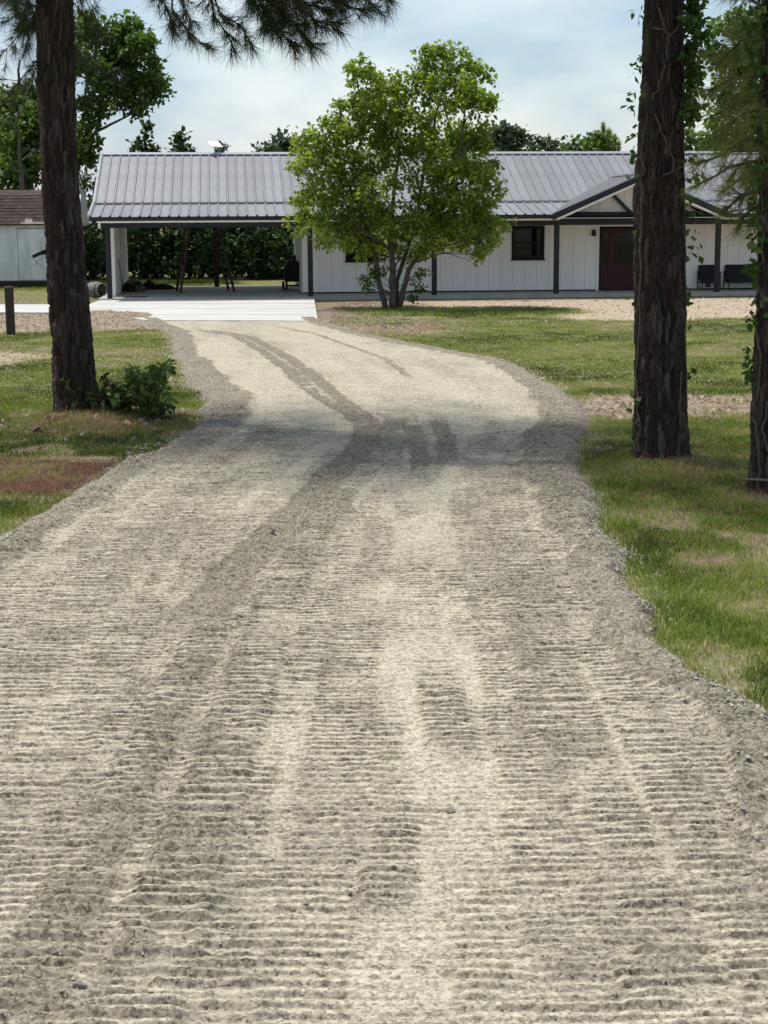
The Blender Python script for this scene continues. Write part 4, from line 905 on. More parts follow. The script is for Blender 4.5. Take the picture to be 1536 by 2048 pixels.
def trunk_axis(Y, rows, base):
    # rows: (py, px_left, px_right) -> axis x, radius at height
    zs_, cx, cy, rad = [], [], [], []
    for py, a_, b_ in rows:
        c = at((a_+b_)/2, py, Y); zs_.append(c.z); cx.append(c.x-base.x); cy.append(0.0); rad.append((b_-a_)/2/F*Y*1.02)
    i = np.argsort(zs_); zs_ = [zs_[k] for k in i]; cx = [cx[k] for k in i]; rad = [rad[k] for k in i]
    zt = zs_[-1]; sl = (cx[-1]-cx[0])/(zs_[-1]-zs_[0])
    zs_ += [zt+4, 17.0]; cx += [cx[-1]+sl*4, cx[-1]+sl*(17-zt)]; rad += [rad[-1]*0.8, 0.06]
    return zs_, cx, [0]*len(zs_), rad
LP = ground(152, 832); RP = ground(1323, 930); QP = ground(1524, 985)
def hp(Y, pts, r0=0.012, step=0.07, ns=2, sd=0.15): return (px_path(Y, pts), r0, step, ns, sd)
# left pine: branch hanging over the drive, dark boughs either side of the trunk
zA, xA, yA, rA = trunk_axis(LP.y, [(830,108,198),(760,106,190),(700,105,186),(600,98,176),(500,93,167),(400,88,158),(300,83,153),(200,79,149),(100,76,147),(0,74,144)], LP)
top_l = LP+Vector((xA[-3], 0, 7.2))
main = [top_l, Vector((-3.3,20.0,7.3)), Vector((-2.4,19.0,6.7)), at(560,-60,18.0), at(640,-20,17.2)]
hang = [hp(18.0, [(310,-60),(325,0),(345,45),(352,70)]), hp(18.0, [(345,20),(375,60),(400,85),(420,92)]), hp(17.8, [(350,-30),(372,20),(385,50)]),
        hp(17.8, [(415,-40),(428,30),(455,70),(472,105)], 0.014), hp(17.7, [(440,30),(480,50),(505,92)]), hp(17.5, [(480,-50),(505,0),(530,35),(550,62)], 0.016, 0.055, 3),
        hp(17.4, [(520,-40),(560,10),(590,50),(625,95)], 0.016, 0.05, 3), hp(17.4, [(560,-30),(600,20),(640,45),(680,45)], 0.014, 0.055, 3), hp(17.3, [(600,-50),(660,0),(720,20),(765,12)], 0.014, 0.06, 2),
        hp(17.6, [(500,-20),(540,30),(572,75),(600,92)], 0.012, 0.06, 3), hp(17.3, [(640,-40),(700,-10),(770,-8),(785,8)], 0.012, 0.06, 2), hp(17.6, [(540,-30),(580,-5),(620,10),(660,18)], 0.012, 0.05, 3)]
conn = [([main[2] if k_ < 5 else main[3], h_[0][0]], 0.016, 0.010) for k_, h_ in enumerate(hang)]
r_l = random.Random(9)
for k in range(13):
    y0 = r_l.uniform(-120, 140); x1 = r_l.uniform(-25, 72); y1 = y0+r_l.uniform(30, 130); yy = LP.y+r_l.uniform(-0.8, 0.9)
    hang.append(((px_path(LP.y, [(96, y0)])+px_path(yy, [(70+r_l.uniform(-10,5), y0+15), (x1, y1)])), 0.014, 0.10, 2, 0.24))
for k in range(8):
    y0 = r_l.uniform(-120, 90); x1 = r_l.uniform(165, 235); y1 = y0+r_l.uniform(60, 150); yy = LP.y+r_l.uniform(-0.5, 0.9)
    hang.append(((px_path(LP.y, [(140, y0)])+px_path(yy, [(160, y0+25), (x1, y1)])), 0.010, 0.16, 1, 0.2))
pineL = pine('pine_tree', 'tall pine with bare straight trunk beside the leafy bush, needles hanging over the driveway', LP, zA, xA, yA, rA, 31,
     [(-1.2, at(110,290,LP.y).z, 0.10), (-1.9, at(110,60,LP.y).z, 0.07), (-2.9, at(80,170,LP.y).z, 0.06)], (7.3, 3.8, 5), hang_paths=hang, extra_limbs=[(main, 0.06, 0.015)]+conn, depth=0.038)
# right pine (vine clad)
zB, xB, yB, rB = trunk_axis(RP.y, [(930,1266,1380),(880,1269,1374),(800,1270,1372),(700,1271,1370),(600,1271,1369),(500,1270,1367),(400,1270,1366),(300,1277,1365),(200,1283,1365),(100,1286,1364),(0,1290,1362)], RP)
pineR = pine('pine_tree', 'thick pine trunk wrapped with climbing leafy vine', RP, zB, xB, yB, rB, 47,
     [(-1.0, at(1345,210,RP.y).z, 0.07), (-1.9, at(1290,370,RP.y).z, 0.08), (-1.2, at(1330,300,RP.y).z, 0.05)], (6.6, 3.7, 8), depth=0.040)
# far right pine, cut by the frame
zC, xC, yC, rC = trunk_axis(QP.y, [(985,1496,1556),(900,1502,1552),(780,1504,1550),(700,1506,1552),(600,1514,1556),(450,1518,1556),(300,1520,1554),(150,1522,1552),(0,1524,1550)], QP)
rq = random.Random(4); hq = []
for (x0, y0, x1, y1, dy) in ((1530,200,1420,235,0.6),(1532,300,1385,330,0.3),(1530,318,1392,372,-0.3),(1530,250,1405,285,1.0),(1530,380,1440,425,0.2),(1530,345,1440,385,0.8),(1530,110,1410,110,0.9),(1530,60,1430,130,0.5),
                             (1532,150,1402,185,0.2),(1530,420,1478,440,0.4),(1534,20,1450,-10,0.3),(1534,90,1468,60,1.2),(1536,280,1450,300,-0.2),(1536,220,1455,245,-0.3),(1536,330,1478,410,0.5),(1534,170,1440,215,1.1)):
    hq.append((px_path(QP.y, [(x0, y0)])+px_path(QP.y+dy, [((x0+x1)/2, (y0+y1)/2-12), ((x0*0.25+x1*0.75), (y0*0.25+y1*0.75)-4), (x1, y1)]), 0.016, 0.10, 2, 0.17))
pineQ = pine('pine_tree', 'slim pine with low green needle boughs hanging before the house roof', QP, zC, xC, yC, rC, 53, [], (6.2, 3.0, 6), hang_paths=hq, nm='needle_green', depth=0.028, tuft_n=34, wd=0.006, ncell=18, nth=100)

# ------------------------------------------------------------------ climbing vines
def vine(name, label, base, Y, spots, stems_px, axis_rad, seed, size):
    base = Vector(base); th = thing(name, label, 'vine', base); r = np.random.default_rng(seed); cl = []; rr = []
    for (x, y, s, n) in spots:
        for _ in range(n):
            c = at(x+r.normal()*s*0.55, y+r.normal()*s, Y+r.normal()*0.10-0.05); cl.append(np.array(c-base)); rr.append(0.07)
    V, f, t = leaves(np.array(cl), np.array(rr), 5, size, r, 0.1, hang=0.5); np_mesh('leaves', V, f, M['leaf_vine'], th, attrs={'tint': t})
    sm_ = MB()
    for pts in stems_px:
        P = []; dn = []
        for (q0, q1) in zip(pts[:-1], pts[1:]):
            for k in range(6): dn.append((q0[0]+(q1[0]-q0[0])*k/6+r.normal()*2.2, q0[1]+(q1[1]-q0[1])*k/6))
        for (x, y) in dn+[pts[-1]]:
            z = at(x, y, Y).z; cxm, rd = axis_rad(z); X = at(x, y, Y).x; dxx = np.clip((X-cxm)/rd, -1.15, 1.15)
            yy = Y-math.sqrt(max(0.0, 1-min(dxx*dxx, 1)))*(rd+0.012); P.append(Vector((X, yy, z))-base)
        sm_.tube(P, 0.011, 6)
    sm_.build('stem', M['vine_stem'], th); return th
def axr(base, zs_, cx, rad): return lambda z: (base.x+float(np.interp(z, zs_, cx)), float(np.interp(z, zs_, rad)))
rv = random.Random(2); spots = []
for y in range(-40, 240, 7): spots.append((1383+rv.uniform(-8, 14)-(0 if y < 190 else 10), y, 11, 5))
for y in range(240, 420, 14): spots.append((1372+rv.uniform(-3, 16), y, 8, 1))
for (x, y) in ((1395,345),(1402,355),(1385,470),(1394,490),(1388,505),(1378,430),(1390,440),(1384,455),(1386,560),(1378,600),(1375,640),(1384,730),(1380,745),(1274,25),(1282,20),(1290,60),(1284,110),(1268,135),(1276,125),(1275,185),(1266,205),(1278,215),(1268,265),(1274,270),(1264,275),(1273,300),(1266,320),(1275,330),(1262,350),(1270,345),(1285,470),(1264,600),(1268,780),(1272,800),(1268,820),(1274,760),(1270,850),(1266,890)): spots.append((x, y, 5, 1))
vine('climbing_vine', 'leafy green vine climbing both sides of the thick pine trunk', (RP.x, RP.y, 0.0), RP.y, spots,
     [[(1378,925),(1372,820),(1366,700),(1368,560),(1366,420),(1362,300),(1364,160),(1360,0)], [(1300,60),(1325,65),(1330,90),(1322,130),(1312,170),(1300,200)], [(1272,900),(1272,780),(1276,560),(1280,380),(1283,260)], [(1300,230),(1330,300),(1350,360)], [(1310,20),(1322,60)],
      [(1360,880),(1352,820),(1355,740)], [(1330,80),(1352,55)], [(1350,340),(1318,352)]], axr(RP, zB, xB, rB), 61, 0.075)
spots = []
for (x, y, n) in ((1500,720,6),(1506,745,4),(1508,640,5),(1514,600,3),(1512,530,5),(1506,545,4),(1518,470,6),(1514,420,5),(1520,360,6),(1516,330,6),(1522,280,6),(1518,240,6),(1514,180,5),(1520,120,6),(1500,90,6),(1508,60,6),(1518,20,6),(1512,490,4)): spots.append((x, y, 9, n))
vine('climbing_vine', 'dark sparse vine creeping on the slim pine trunk', (QP.x, QP.y, 0.0), QP.y, spots, [[(1508,980),(1512,900),(1505,820),(1516,740),(1508,640),(1520,520),(1522,380),(1526,200)], [(1530,900),(1520,860),(1528,800)]], axr(QP, zC, xC, rC), 63, 0.075)

# ------------------------------------------------------------------ bush by the left pine
BU = ground(296, 842); r = np.random.default_rng(77)
bush = thing('leafy_bush', 'low leafy bush at the foot of the pine beside the driveway', 'bush', (BU.x, BU.y, 0)); cl = []; st = MB()
for (x, y, s, n) in ((265,745,14,9),(285,755,14,9),(310,748,14,9),(330,738,10,7),(345,735,7,4),(250,770,10,6),(275,785,16,10),(300,780,18,12),(322,775,14,8),(240,795,10,5),(225,790,7,3),(290,815,20,12),(320,810,14,7),(345,800,8,4),(335,825,8,4),(300,835,14,7),(265,760,10,5)):
    for _ in range(n):
        c = at(x*0.88+292*0.12+r.normal()*s*0.45, y+r.normal()*s*0.45, BU.y+r.normal()*0.18)-Vector((BU.x, BU.y, 0)); cl.append(np.array(c))
for c in cl[::3]: st.tube(curve((r.normal()*0.08, r.normal()*0.08, 0), c, 0.08, r, 5, 0.04), [0.010,0.009,0.008,0.006,0.005,0.003], 5)
V, f, t = leaves(np.array(cl), np.full(len(cl), 0.085), 8, 0.085, r, 0.5, hang=0.2); np_mesh('leaves', V, f, M['leaf_mid'], bush, attrs={'tint': t}); st.build('stems', M['twig'], bush)
r = np.random.default_rng(78); wd_ = thing('dead_weeds', 'brown and green weeds at the base of the bare pine', 'weeds', (LP.x+0.3, LP.y-0.25, 0)); cl = []
for _ in range(75): cl.append((r.normal()*0.28+0.12, r.normal()*0.15, abs(r.normal())*0.17+0.05))
for _ in range(18): cl.append((0.18+r.normal()*0.10, -0.05+r.normal()*0.06, 0.18+abs(r.normal())*0.09))
V, f, t = leaves(np.array(cl), np.full(len(cl), 0.09), 7, 0.085, r, 0.2); np_mesh('leaves', V, f, M['leaf_dark'], wd_, attrs={'tint': t})
cl = np.array(cl); V, f, t = needles([(c, (r.normal(), r.normal(), 0.6)) for c in cl], 10, 0.2, 0.006, r, 0.9); np_mesh('dead_stalks', V, f, M['straw'], wd_, attrs={'tint': t})

# ------------------------------------------------------------------ background trees
def bgtree(name, label, Y, lobes_px, seed, lm, dens, rc, nl, size, trunk_px, group=None, r0=0.16, dep=1.2, hang=0.1, limb=0.05, stems=None):
    lobes = pxl(Y, lobes_px, dep, random.Random(seed)); b = at(trunk_px[0][0], 500, Y); base = Vector((b.x, Y, 0))
    sp = [(([base]+[at(x, y, Y) for (x, y) in trunk_px[1:]]) if len(trunk_px) > 1 else [base, base+Vector((0,0,4))], r0, 0.04)]
    for s in (stems or []): sp.append(([at(x, y, Y) for (x, y) in s], r0*0.5, 0.02))
    return leafy(name, label, 'tree', base, lobes, sp, dens, rc, nl, size, lm, M['bark_grey'] if lm is not M['leaf_dark'] else M['twig'], seed, group, limb, True, 0.4, hang)
# big tree left, behind the shed
bgtree('spreading_tree', 'large spreading broadleaf tree with an open limb behind the shed', 69.0,
    [(250,70,38),(285,95,26),(225,110,34),(280,140,34),(310,180,24),(250,175,36),(210,160,34),(325,165,12),(190,220,30),(270,212,16),(300,205,12),(230,205,14),(180,270,26),(170,120,30),(40,230,40),(20,290,40),(70,250,30),(60,190,26),(10,200,30),(170,60,34),(110,300,40),(60,330,44),(20,350,40),(175,310,24)],
    101, M['leaf_mid'], 13.0, 0.38, 32, 0.23, [(60,), (55,380), (45,300), (35,200), (30,120)][0:1]+[(55,380),(48,300),(36,200),(40,120)], r0=0.26, limb=0.07,
    stems=[[(110,380),(150,300),(195,262),(250,235),(300,205)],[(195,262),(205,200),(215,140)],[(60,330),(100,260),(140,170),(200,90)]])
bgtree('slender_tree', 'thin pale trunk tree behind the shed roof', 66.0, [(30,250,24),(55,215,20),(20,330,24),(75,300,22)], 102, M['leaf_mid'], 5.0, 0.3, 24, 0.2, [(48,), (46,400), (40,300), (34,230)], r0=0.14)
# tree tops over the carport roof
bgtree('treetop', 'sparse round leaved treetop above carport roof, nearer the leaning-limb tree', 72.0, [(285,275,16),(290,290,20),(272,296,12),(292,255,7),(305,298,10),(285,340,30)], 103, M['leaf_dark'], 3.2, 0.22, 15, 0.26, [(286,), (286,420), (288,300), (292,262)], r0=0.10, dep=0.4, limb=0.02)
bgtree('treetop', 'small dense treetop above carport roof next to the satellite dish', 72.0, [(350,285,14),(362,275,9),(345,298,16),(365,298,12),(378,300,6),(355,340,26)], 104, M['leaf_dark'], 4.5, 0.22, 18, 0.25, [(352,), (352,420), (354,320), (360,280)], r0=0.10, dep=0.4, limb=0.02)
bgtree('distant_tree', 'dark rounded far treetop showing just behind the satellite dish', 95.0, [(440,300,10),(442,320,16)], 105, M['leaf_far'], 5, 0.4, 20, 0.32, [(440,), (440,400), (440,310)], r0=0.15, dep=0.5)
bgtree('distant_tree', 'dark rounded far tree at the left edge of the green tree crown', 95.0, [(555,288,20),(575,285,20),(540,302,16),(565,310,26),(590,300,24)], 106, M['leaf_far'], 5, 0.45, 22, 0.34, [(560,), (560,400), (560,310)], r0=0.2, dep=1)
bgtree('distant_tree', 'rounded grey green far tree rising behind the ridge beside the green tree', 88.0, [(1000,262,24),(1025,270,24),(985,285,30),(1020,295,34),(1042,290,14),(960,280,30),(1000,330,50)], 107, M['leaf_far'], 5, 0.45, 24, 0.33, [(1000,), (1000,400), (1002,300)], r0=0.22, dep=1)
bgtree('distant_tree', 'low dark far tree above the ridge between two taller treetops', 95.0, [(1080,290,14),(1105,286,16),(1065,298,12),(1095,310,26),(1125,298,14)], 108, M['leaf_far'], 5, 0.42, 22, 0.33, [(1095,), (1095,400), (1095,310)], r0=0.2, dep=1)
bgtree('distant_tree', 'yellowish green far treetop above the ridge near the spiky pine tops', 90.0, [(1150,288,18),(1175,280,18),(1200,285,18),(1165,305,26),(1215,300,20)], 109, M['leaf_mid'], 5, 0.42, 22, 0.32, [(1170,), (1170,400), (1170,310)], r0=0.2, dep=1)
r = np.random.default_rng(300); sp_y = 92.0; bx = at(1205, 500, sp_y)
spt = thing('spire_pine', 'young pine with upright candle tips showing above the roof ridge', 'tree', (bx.x, sp_y, 0)); T = []; bm_ = MB()
for (x, y) in ((1206,250),(1216,263),(1220,262),(1196,268),(1230,272),(1238,285),(1190,280),(1210,275),(1225,282),(1184,290)):
    tip = at(x, y, sp_y+r.normal()*0.4)-Vector((bx.x, sp_y, 0)); bt = tip-Vector((r.normal()*0.1, 0, 1.5)); bm_.tube([bt, tip], [0.06, 0.02], 5)
    for k in range(24): T.append((tuple(bt.lerp(tip, k/23)), (r.normal()*0.35, r.normal()*0.35, 1.0)))
V, f, t = needles(T, 30, 0.30, 0.035, r, 0.42, 0); np_mesh('crown', V, f, M['needle_green'], spt, attrs={'tint': t}); bm_.tube([(0,0,0), (0,0,6.5)], [0.18, 0.05], 8); bm_.build('trunk', M['twig'], spt)
# broadleaf tree right, behind the house end
bgtree('broadleaf_tree', 'light green broadleaf tree behind the far end of the house roof', 68.0,
    [(1430,75,28),(1455,50,26),(1490,40,34),(1520,60,40),(1440,120,30),(1480,120,40),(1520,140,44),(1430,180,28),(1470,195,36),(1515,215,44),(1425,240,22),(1455,265,34),(1500,290,44),(1420,300,26),(1550,100,50),(1560,220,60),(1590,60,60)],
    110, M['leaf_mid'], 6, 0.36, 26, 0.24, [(1500,), (1500,400), (1490,250), (1480,120)], r0=0.25, limb=0.07)
bgtree('broadleaf_tree', 'dark low tree behind the house between vine pine and slim pine', 72.0, [(1390,270,24),(1405,290,26),(1380,300,20),(1420,310,30)], 111, M['leaf_mid'], 5, 0.36, 24, 0.24, [(1400,), (1400,400), (1400,300)], r0=0.15)
# dark wood behind carport and shed: individual trees plus understory
wr = random.Random(12)
WOOD = 'wood behind the carport and shed'
for k, (x, Y, top) in enumerate(((185,70,330),(225,74,350),(-40,72,200),(130,73,300),(290,71,400),(345,73,390),(400,71,400),(455,74,390),(505,71,395),(560,73,395),(615,72,400),(680,73,400),(95,76,280))):
    ls = []; 
    for j in range(13): ls.append((x+wr.uniform(-42, 42), top+25+wr.uniform(0, 1)*(520-top), wr.uniform(22, 36), 0.85))
    bgtree('woodland_tree', 'dark dense tree in the wood behind the carport and shed', Y, ls, 500+k, M['leaf_dark'], 5.0, 0.34, 22, 0.20, [(x,), (x+4, 440), (x+2, top+40)], group=WOOD, r0=0.13, dep=1.0)
r = np.random.default_rng(55); cl = []
for _ in range(1500):
    X = r.uniform(-24, 8); cl.append((X, 69.5+r.random()*5, abs(r.normal())*0.9+0.35))
for _ in range(700):
    X = r.choice([r.uniform(-70, -22), r.uniform(8, 60)]); cl.append((X, 76+r.random()*6, r.random()*4.2))
V, f, t = leaves(np.array(cl), np.full(len(cl), 0.45), 20, 0.21, r, 0.4); o = np_mesh('understory', V, f, M['leaf_dark'], None, attrs={'tint': t}); tag(o, 'dark leafy undergrowth along the wood edge', 'undergrowth', kind='stuff')

# ================================================================== small things on the left and right verge
def rock_mesh(seed, sub=2):
    import bmesh
    bm = bmesh.new(); bmesh.ops.create_icosphere(bm, subdivisions=sub, radius=1); rr = random.Random(seed); ax = [Vector((rr.gauss(0,1), rr.gauss(0,1), rr.gauss(0,1))).normalized() for _ in range(7)]; ds_ = [rr.uniform(0.55, 0.9) for _ in range(7)]
    for v in bm.verts:
        for a_, d_ in zip(ax, ds_):
            q = v.co.dot(a_)
            if q > d_: v.co -= a_*(q-d_)
        v.co.z *= 0.7; v.co.x *= 1.15
    me = bpy.data.meshes.new('stone'); bm.to_mesh(me); bm.free(); me.materials.append(M['stone']); return me
ROCK = [rock_mesh(s, 1) for s in range(6)]
rr = random.Random(6)
def put_stone(p, s, par=driveway):
    o = link('stone', rr.choice(ROCK), par, p, (rr.uniform(0, 6), rr.uniform(0, 6), rr.uniform(0, 6))); o.scale = (s, s*rr.uniform(0.7, 1.1), s*rr.uniform(0.6, 0.9)); return o
for _ in range(70):
    x = rr.uniform(255, 400); y = 905+rr.gauss(0, 22)-(x-330)*0.25; p = ground(x, y); p.z = 0.03; p.z = 0.015; put_stone(p, rr.uniform(0.020, 0.048))
for (x, y, s) in ((262,838,0.10),(300,842,0.08),(285,850,0.07),(258,850,0.05),(315,848,0.07),(165,875,0.04),(268,885,0.045),(132,887,0.05),(292,858,0.06)):
    p = ground(x, y); p.z = 0.03+s*0.15; put_stone(p, s*0.8)
for (x, y, s) in ((160,2000,0.026),(335,1965,0.02),(110,1935,0.018),(610,1830,0.018),(1415,1390,0.022),(1440,1395,0.025),(1395,1370,0.02),(1310,1270,0.022),(1180,905,0.045),(1198,908,0.04),(1222,905,0.03),(700,1810,0.016),(900,1640,0.022),(440,1640,0.012),(1255,1830,0.014),(545,1075,0.03)):
    p = ground(x, y); p.z = 0.045; put_stone(p, s)
bl = ground(70, 865); o = MB().prism([(-0.09,0),(0.10,0),(0.12,0.05),(0.02,0.17),(-0.05,0.10)], 'y', -0.04, 0.04).build('broken_wood', mat('orange_wood', (0.075,0.042,0.026), (0.13,0.078,0.048), 14, 0.9)); o.location = (bl.x, bl.y, -0.02); o.scale = (0.8,0.8,0.7); o.rotation_euler = (0.3, 0.2, 0.5); tag(o, 'broken brown chunk of bark lying in shaded grass', 'wood chunk')
# wire tied to the left pine
pts = [at(104, 780, LP.y-0.05), at(60, 778, LP.y), at(0, 774, LP.y), at(-140, 770, LP.y)]; o = MB().tube([p-pts[0] for p in pts], 0.006, 6).tube([at(55,776,LP.y)-pts[0]+Vector((0,0,-0.05)), at(55,776,LP.y)-pts[0]+Vector((0.01,0,0.03))], 0.008, 5).build('fence_wire', M['wood_grey']); o.location = pts[0]; tag(o, 'thin wire strung from the bare pine trunk', 'wire')
# black bracket on left pine
bk = thing('gate_bracket', 'black metal arm fixed to the side of the bare pine trunk', 'bracket', at(93, 503, LP.y))
MB().beam((0.03, 0, 0), (-0.06, 0, -0.015), 0.07, 0.06).build('mount', M['black_metal'], bk); MB().beam((-0.05, 0, -0.012), (-0.18, 0, -0.065), 0.035, 0.04).build('arm', M['black_metal'], bk)
# hose round slim pine
hz = at(1524, 955, QP.y); cxq, rq_ = axr(QP, zC, xC, rC)(hz.z); pts = []
for k in range(26):
    t = 2*math.pi*k/25; pts.append(Vector(((rq_+0.035)*math.cos(t), (rq_+0.035)*math.sin(t), 0.015*math.sin(2*t)+0.02*math.cos(t))))
o = MB().tube(pts, 0.012, 6).build('cable_loop', M['wood_grey']); o.location = (cxq, QP.y, hz.z); tag(o, 'grey cable looped round the foot of the slim pine', 'cable')

# ================================================================== loose gravel, grass, straw
def visible(X, Y, mrg=1.0): return np.abs(X) < 0.243*Y+mrg
r = np.random.default_rng(8)
oct_v = np.array([(1,0,-0.4),(-1,0,-0.4),(0,1,-0.4),(0,-1,-0.4),(0,0,1)], float); oct_f = np.array([(0,2,4),(2,1,4),(1,3,4),(3,0,4)])
def gravel(n, smin, smax, mode):
    Y = 4.6+(r.random(n)**1.5)*(30 if mode == 'edge' else 15); lo = edgeL(Y); hi = edgeR(Y)
    if mode == 'edge':
        sdn = r.random(n) < 0.5; off = np.abs(r.normal(size=n))*0.26-0.19; X = np.where(sdn, lo+off, hi-off*1.35)
    else: X = lo+(hi-lo)*r.random(n)
    hz, ls = drive_fields(X, Y); k = visible(X, Y, 0.6)
    if mode != 'edge': k &= r.random(n) < (0.12+ls)
    hz = np.maximum(hz, -0.005)
    X, Y, hz = X[k], Y[k], hz[k]; m = len(X); s = smin*(smax/smin)**(r.random(m)**2.2)
    V = oct_v[None]*(0.55+0.75*r.random((m, 5, 1)))*s[:, None, None]; V[:, :, 2] *= 0.75
    a = r.random(m)*6.28; c, sn = np.cos(a)[:, None], np.sin(a)[:, None]; x = V[:, :, 0]*c-V[:, :, 1]*sn; y = V[:, :, 0]*sn+V[:, :, 1]*c
    V = np.stack([x+X[:, None], y+Y[:, None], V[:, :, 2]+hz[:, None]+s[:, None]*0.25], -1).reshape(-1, 3)
    f = (oct_f[None]+np.arange(m)[:, None, None]*5).reshape(-1, 3); return V, f, np.repeat(r.random(m), 5)
M['pebble'] = leafmat('pebbles', [(0,(0.18,0.164,0.132)),(0.6,(0.28,0.257,0.21)),(1,(0.40,0.372,0.315))], 0, 0.9)
Va, fa, ta = gravel(70000, 0.004, 0.016, 'edge'); Vb, fb, tb = gravel(32000, 0.003, 0.008, 'bed')
o = np_mesh('loose_gravel', np.concatenate([Va, Vb]), np.concatenate([fa, fb+len(Va)]), M['pebble'], driveway, attrs={'tint': np.concatenate([ta, tb])}); o['kind'] = 'stuff'
def grass(n, y0, y1, xr, ln, wd, seg, thr=0.15, dry_shade_bias=0.0):
    Y = y0+(y1-y0)*r.random(n); X = -xr(Y)+2*xr(Y)*r.random(n)
    cv, sd, stw, inn = fields(X, Y); dl, dr = shoulders(X, Y); ins = np.minimum(dl, dr)
    clump = fbm(X*3.5, Y*3.5, 401, 3); p = np.clip(cv*1.25, 0, 1)*(0.35+1.1*clump)
    # keep off concrete
    pad = (Y > 39.8) & (X > -6.4) & (X < -1.4) | (Y > 44.5) & (Y < 49.3) & (X < -1.4) | (Y > 51+X*0.094-0.7) & (X > -9.1) & (Y < 61.5+X*0.094)
    k = (r.random(n) < p) & (cv > thr) & ~pad & ~((ins > 0.02+0.45*np.clip(fbm(X*2.6, Y*2.6, 415, 3)-0.5, 0, 1)+0.22*r.random(n)**4) & (Y < 41.5))
    X, Y, cv, clump, stw = X[k], Y[k], cv[k], clump[k], stw[k]; m = len(X); Z = ground_h(X, Y)-0.008
    big = fbm(X*0.5, Y*0.5, 405, 4); l = ln*(0.45+0.8*r.random(m))*(0.6+0.8*clump); a = r.random(m)*6.28; tilt = np.abs(r.normal(size=m))*0.55; ta_ = r.random(m)*6.28
    side = np.stack([np.cos(a), np.sin(a), 0*a], -1)*(wd*(0.6+0.8*r.random(m)))[:, None]/2; b = np.stack([X, Y, Z], -1)
    lean = np.stack([np.cos(ta_)*np.sin(tilt), np.sin(ta_)*np.sin(tilt), np.cos(tilt)], -1)
    mid2 = fbm(X*2.2, Y*1.6, 407, 3)-0.5; dry = np.clip(0.26+1.1*(big-0.5)+0.7*mid2+0.36*(r.random(m)-0.5)+0.35*(1-cv)+0.5*stw+dry_shade_bias+0.45*(r.random(m) < 0.08), 0, 1)
    if seg == 1:
        V = np.stack([b-side, b+side, b+lean*l[:, None]], 1).reshape(-1, 3); f = np.arange(3*m).reshape(-1, 3); return V, f, np.repeat(dry, 3)
    mid = b+lean*l[:, None]*0.55; lean2 = unit(lean+np.stack([np.cos(ta_), np.sin(ta_), -0.3+0*ta_], -1)*0.5); tip = mid+lean2*l[:, None]*0.5
    V = np.stack([b-side, b+side, mid-side*0.75, mid+side*0.75, tip], 1).reshape(-1, 3); base = np.arange(m)[:, None]*5
    f = np.concatenate([base+np.array([0,1,3]), base+np.array([0,3,2]), base+np.array([2,3,4])], 1).reshape(-1, 3); return V, f, np.repeat(dry, 5)
parts = [grass(290000, 7.0, 15.0, lambda Y: 0.245*Y+0.5, 0.075, 0.0068, 2, dry_shade_bias=-0.10), grass(290000, 15.0, 23.5, lambda Y: 0.245*Y+0.6, 0.062, 0.008, 2, dry_shade_bias=-0.08),  # near verge: darker olive blades, with the verge's shade put into their tint
         grass(370000, 23.5, 42.0, lambda Y: 0.245*Y+0.8, 0.042, 0.016, 1, dry_shade_bias=0.06), grass(90000, 42.0, 52, lambda Y: 0.245*Y+1, 0.09, 0.018, 1, dry_shade_bias=0.0), grass(90000, 60.0, 71.0, lambda Y: 0.245*Y+1, 0.09, 0.03, 1, thr=0.4)]
Vs, fs, ts = [], [], []; bse = 0
for V, f, t in parts: Vs.append(V); fs.append(f+bse); ts.append(t); bse += len(V)
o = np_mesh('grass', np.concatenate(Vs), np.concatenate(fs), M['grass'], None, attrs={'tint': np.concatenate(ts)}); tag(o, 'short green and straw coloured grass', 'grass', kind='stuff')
n = 120000; Y = 12+12*r.random(n); X = (r.random(n)*2-1)*(0.245*Y+0.5); cv, sd, stw, inn = fields(X, Y); k = (r.random(n) < stw*0.9+0.13) & (inn < 0.3); X, Y = X[k], Y[k]; m = len(X); Z = ground_h(X, Y)+0.02
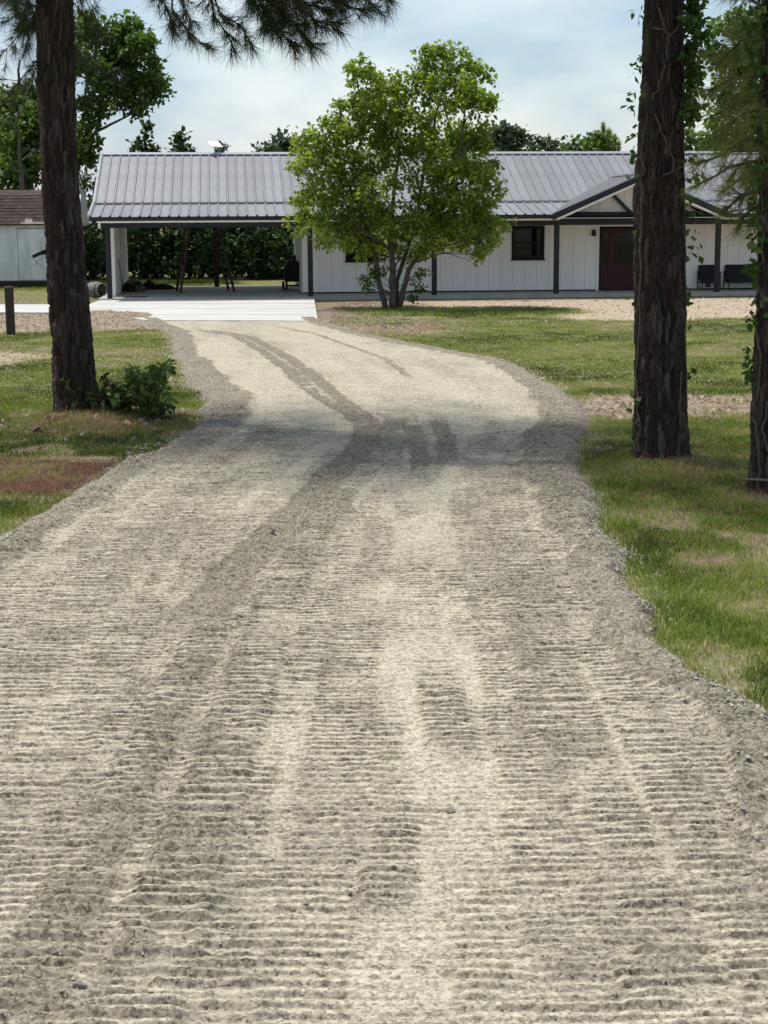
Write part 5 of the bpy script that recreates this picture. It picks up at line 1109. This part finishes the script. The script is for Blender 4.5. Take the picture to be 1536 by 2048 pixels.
a = r.random(m)*6.28; d = np.stack([np.cos(a), np.sin(a), r.normal(size=m)*0.25], -1)*0.09; sdv = np.stack([-np.sin(a), np.cos(a), 0*a], -1)*0.0025; b = np.stack([X, Y, Z+0.006+0.03*r.random(m)], -1)
o = np_mesh('pine_straw', np.stack([b-d-sdv, b-d+sdv, b+d], 1).reshape(-1, 3), np.arange(3*m).reshape(-1, 3), M['straw'], None, attrs={'tint': np.repeat(r.random(m), 3)}); tag(o, 'reddish brown fallen pine needles', 'pine straw', kind='stuff')
# dry litter and clods on the bare dirt
n = 110000; Y = 19.6+32.4*r.random(n); X = (r.random(n)*2-1)*(0.245*Y+0.8); cv, sd, stw, inn = fields(X, Y)
pad = (Y > 39.8) & (X > -6.4) & (X < -1.4) | (Y > 44.5) & (Y < 49.3) & (X < -1.4) | (Y > 51+X*0.094-0.6) & (X > -9.1)
k = (r.random(n) < np.clip(1.05-cv, 0, 1)*(1-0.8*sd)*(0.15+1.0*fbm(X*1.2, Y*1.2, 611, 3))) & ~pad & (inn < 0.1); X, Y, sd = X[k], Y[k], sd[k]; m = len(X); Z = ground_h(X, Y)
s_ = 0.022+0.040*r.random(m)**2; V = oct_v[None]*(0.5+0.8*r.random((m, 5, 1)))*s_[:, None, None]; V[:, :, 2] *= 0.45; a = r.random(m)*6.28; c_, n_ = np.cos(a)[:, None], np.sin(a)[:, None]
V = np.stack([V[:, :, 0]*c_-V[:, :, 1]*n_+X[:, None], V[:, :, 0]*n_+V[:, :, 1]*c_+Y[:, None], V[:, :, 2]+Z[:, None]+s_[:, None]*0.1], -1).reshape(-1, 3)
M['clod'] = leafmat('dirt_clods', [(0,(0.060,0.040,0.028)),(0.4,(0.15,0.105,0.076)),(0.75,(0.27,0.205,0.155)),(1,(0.46,0.39,0.31))], 0, 0.95)
o = np_mesh('dirt_clods', V, (oct_f[None]+np.arange(m)[:, None, None]*5).reshape(-1, 3), M['clod'], None, attrs={'tint': np.repeat(np.clip(r.random(m)*0.8+0.25*sd, 0, 1), 5)}); tag(o, 'crumbled brown dirt clods and dry litter', 'dirt', kind='stuff')
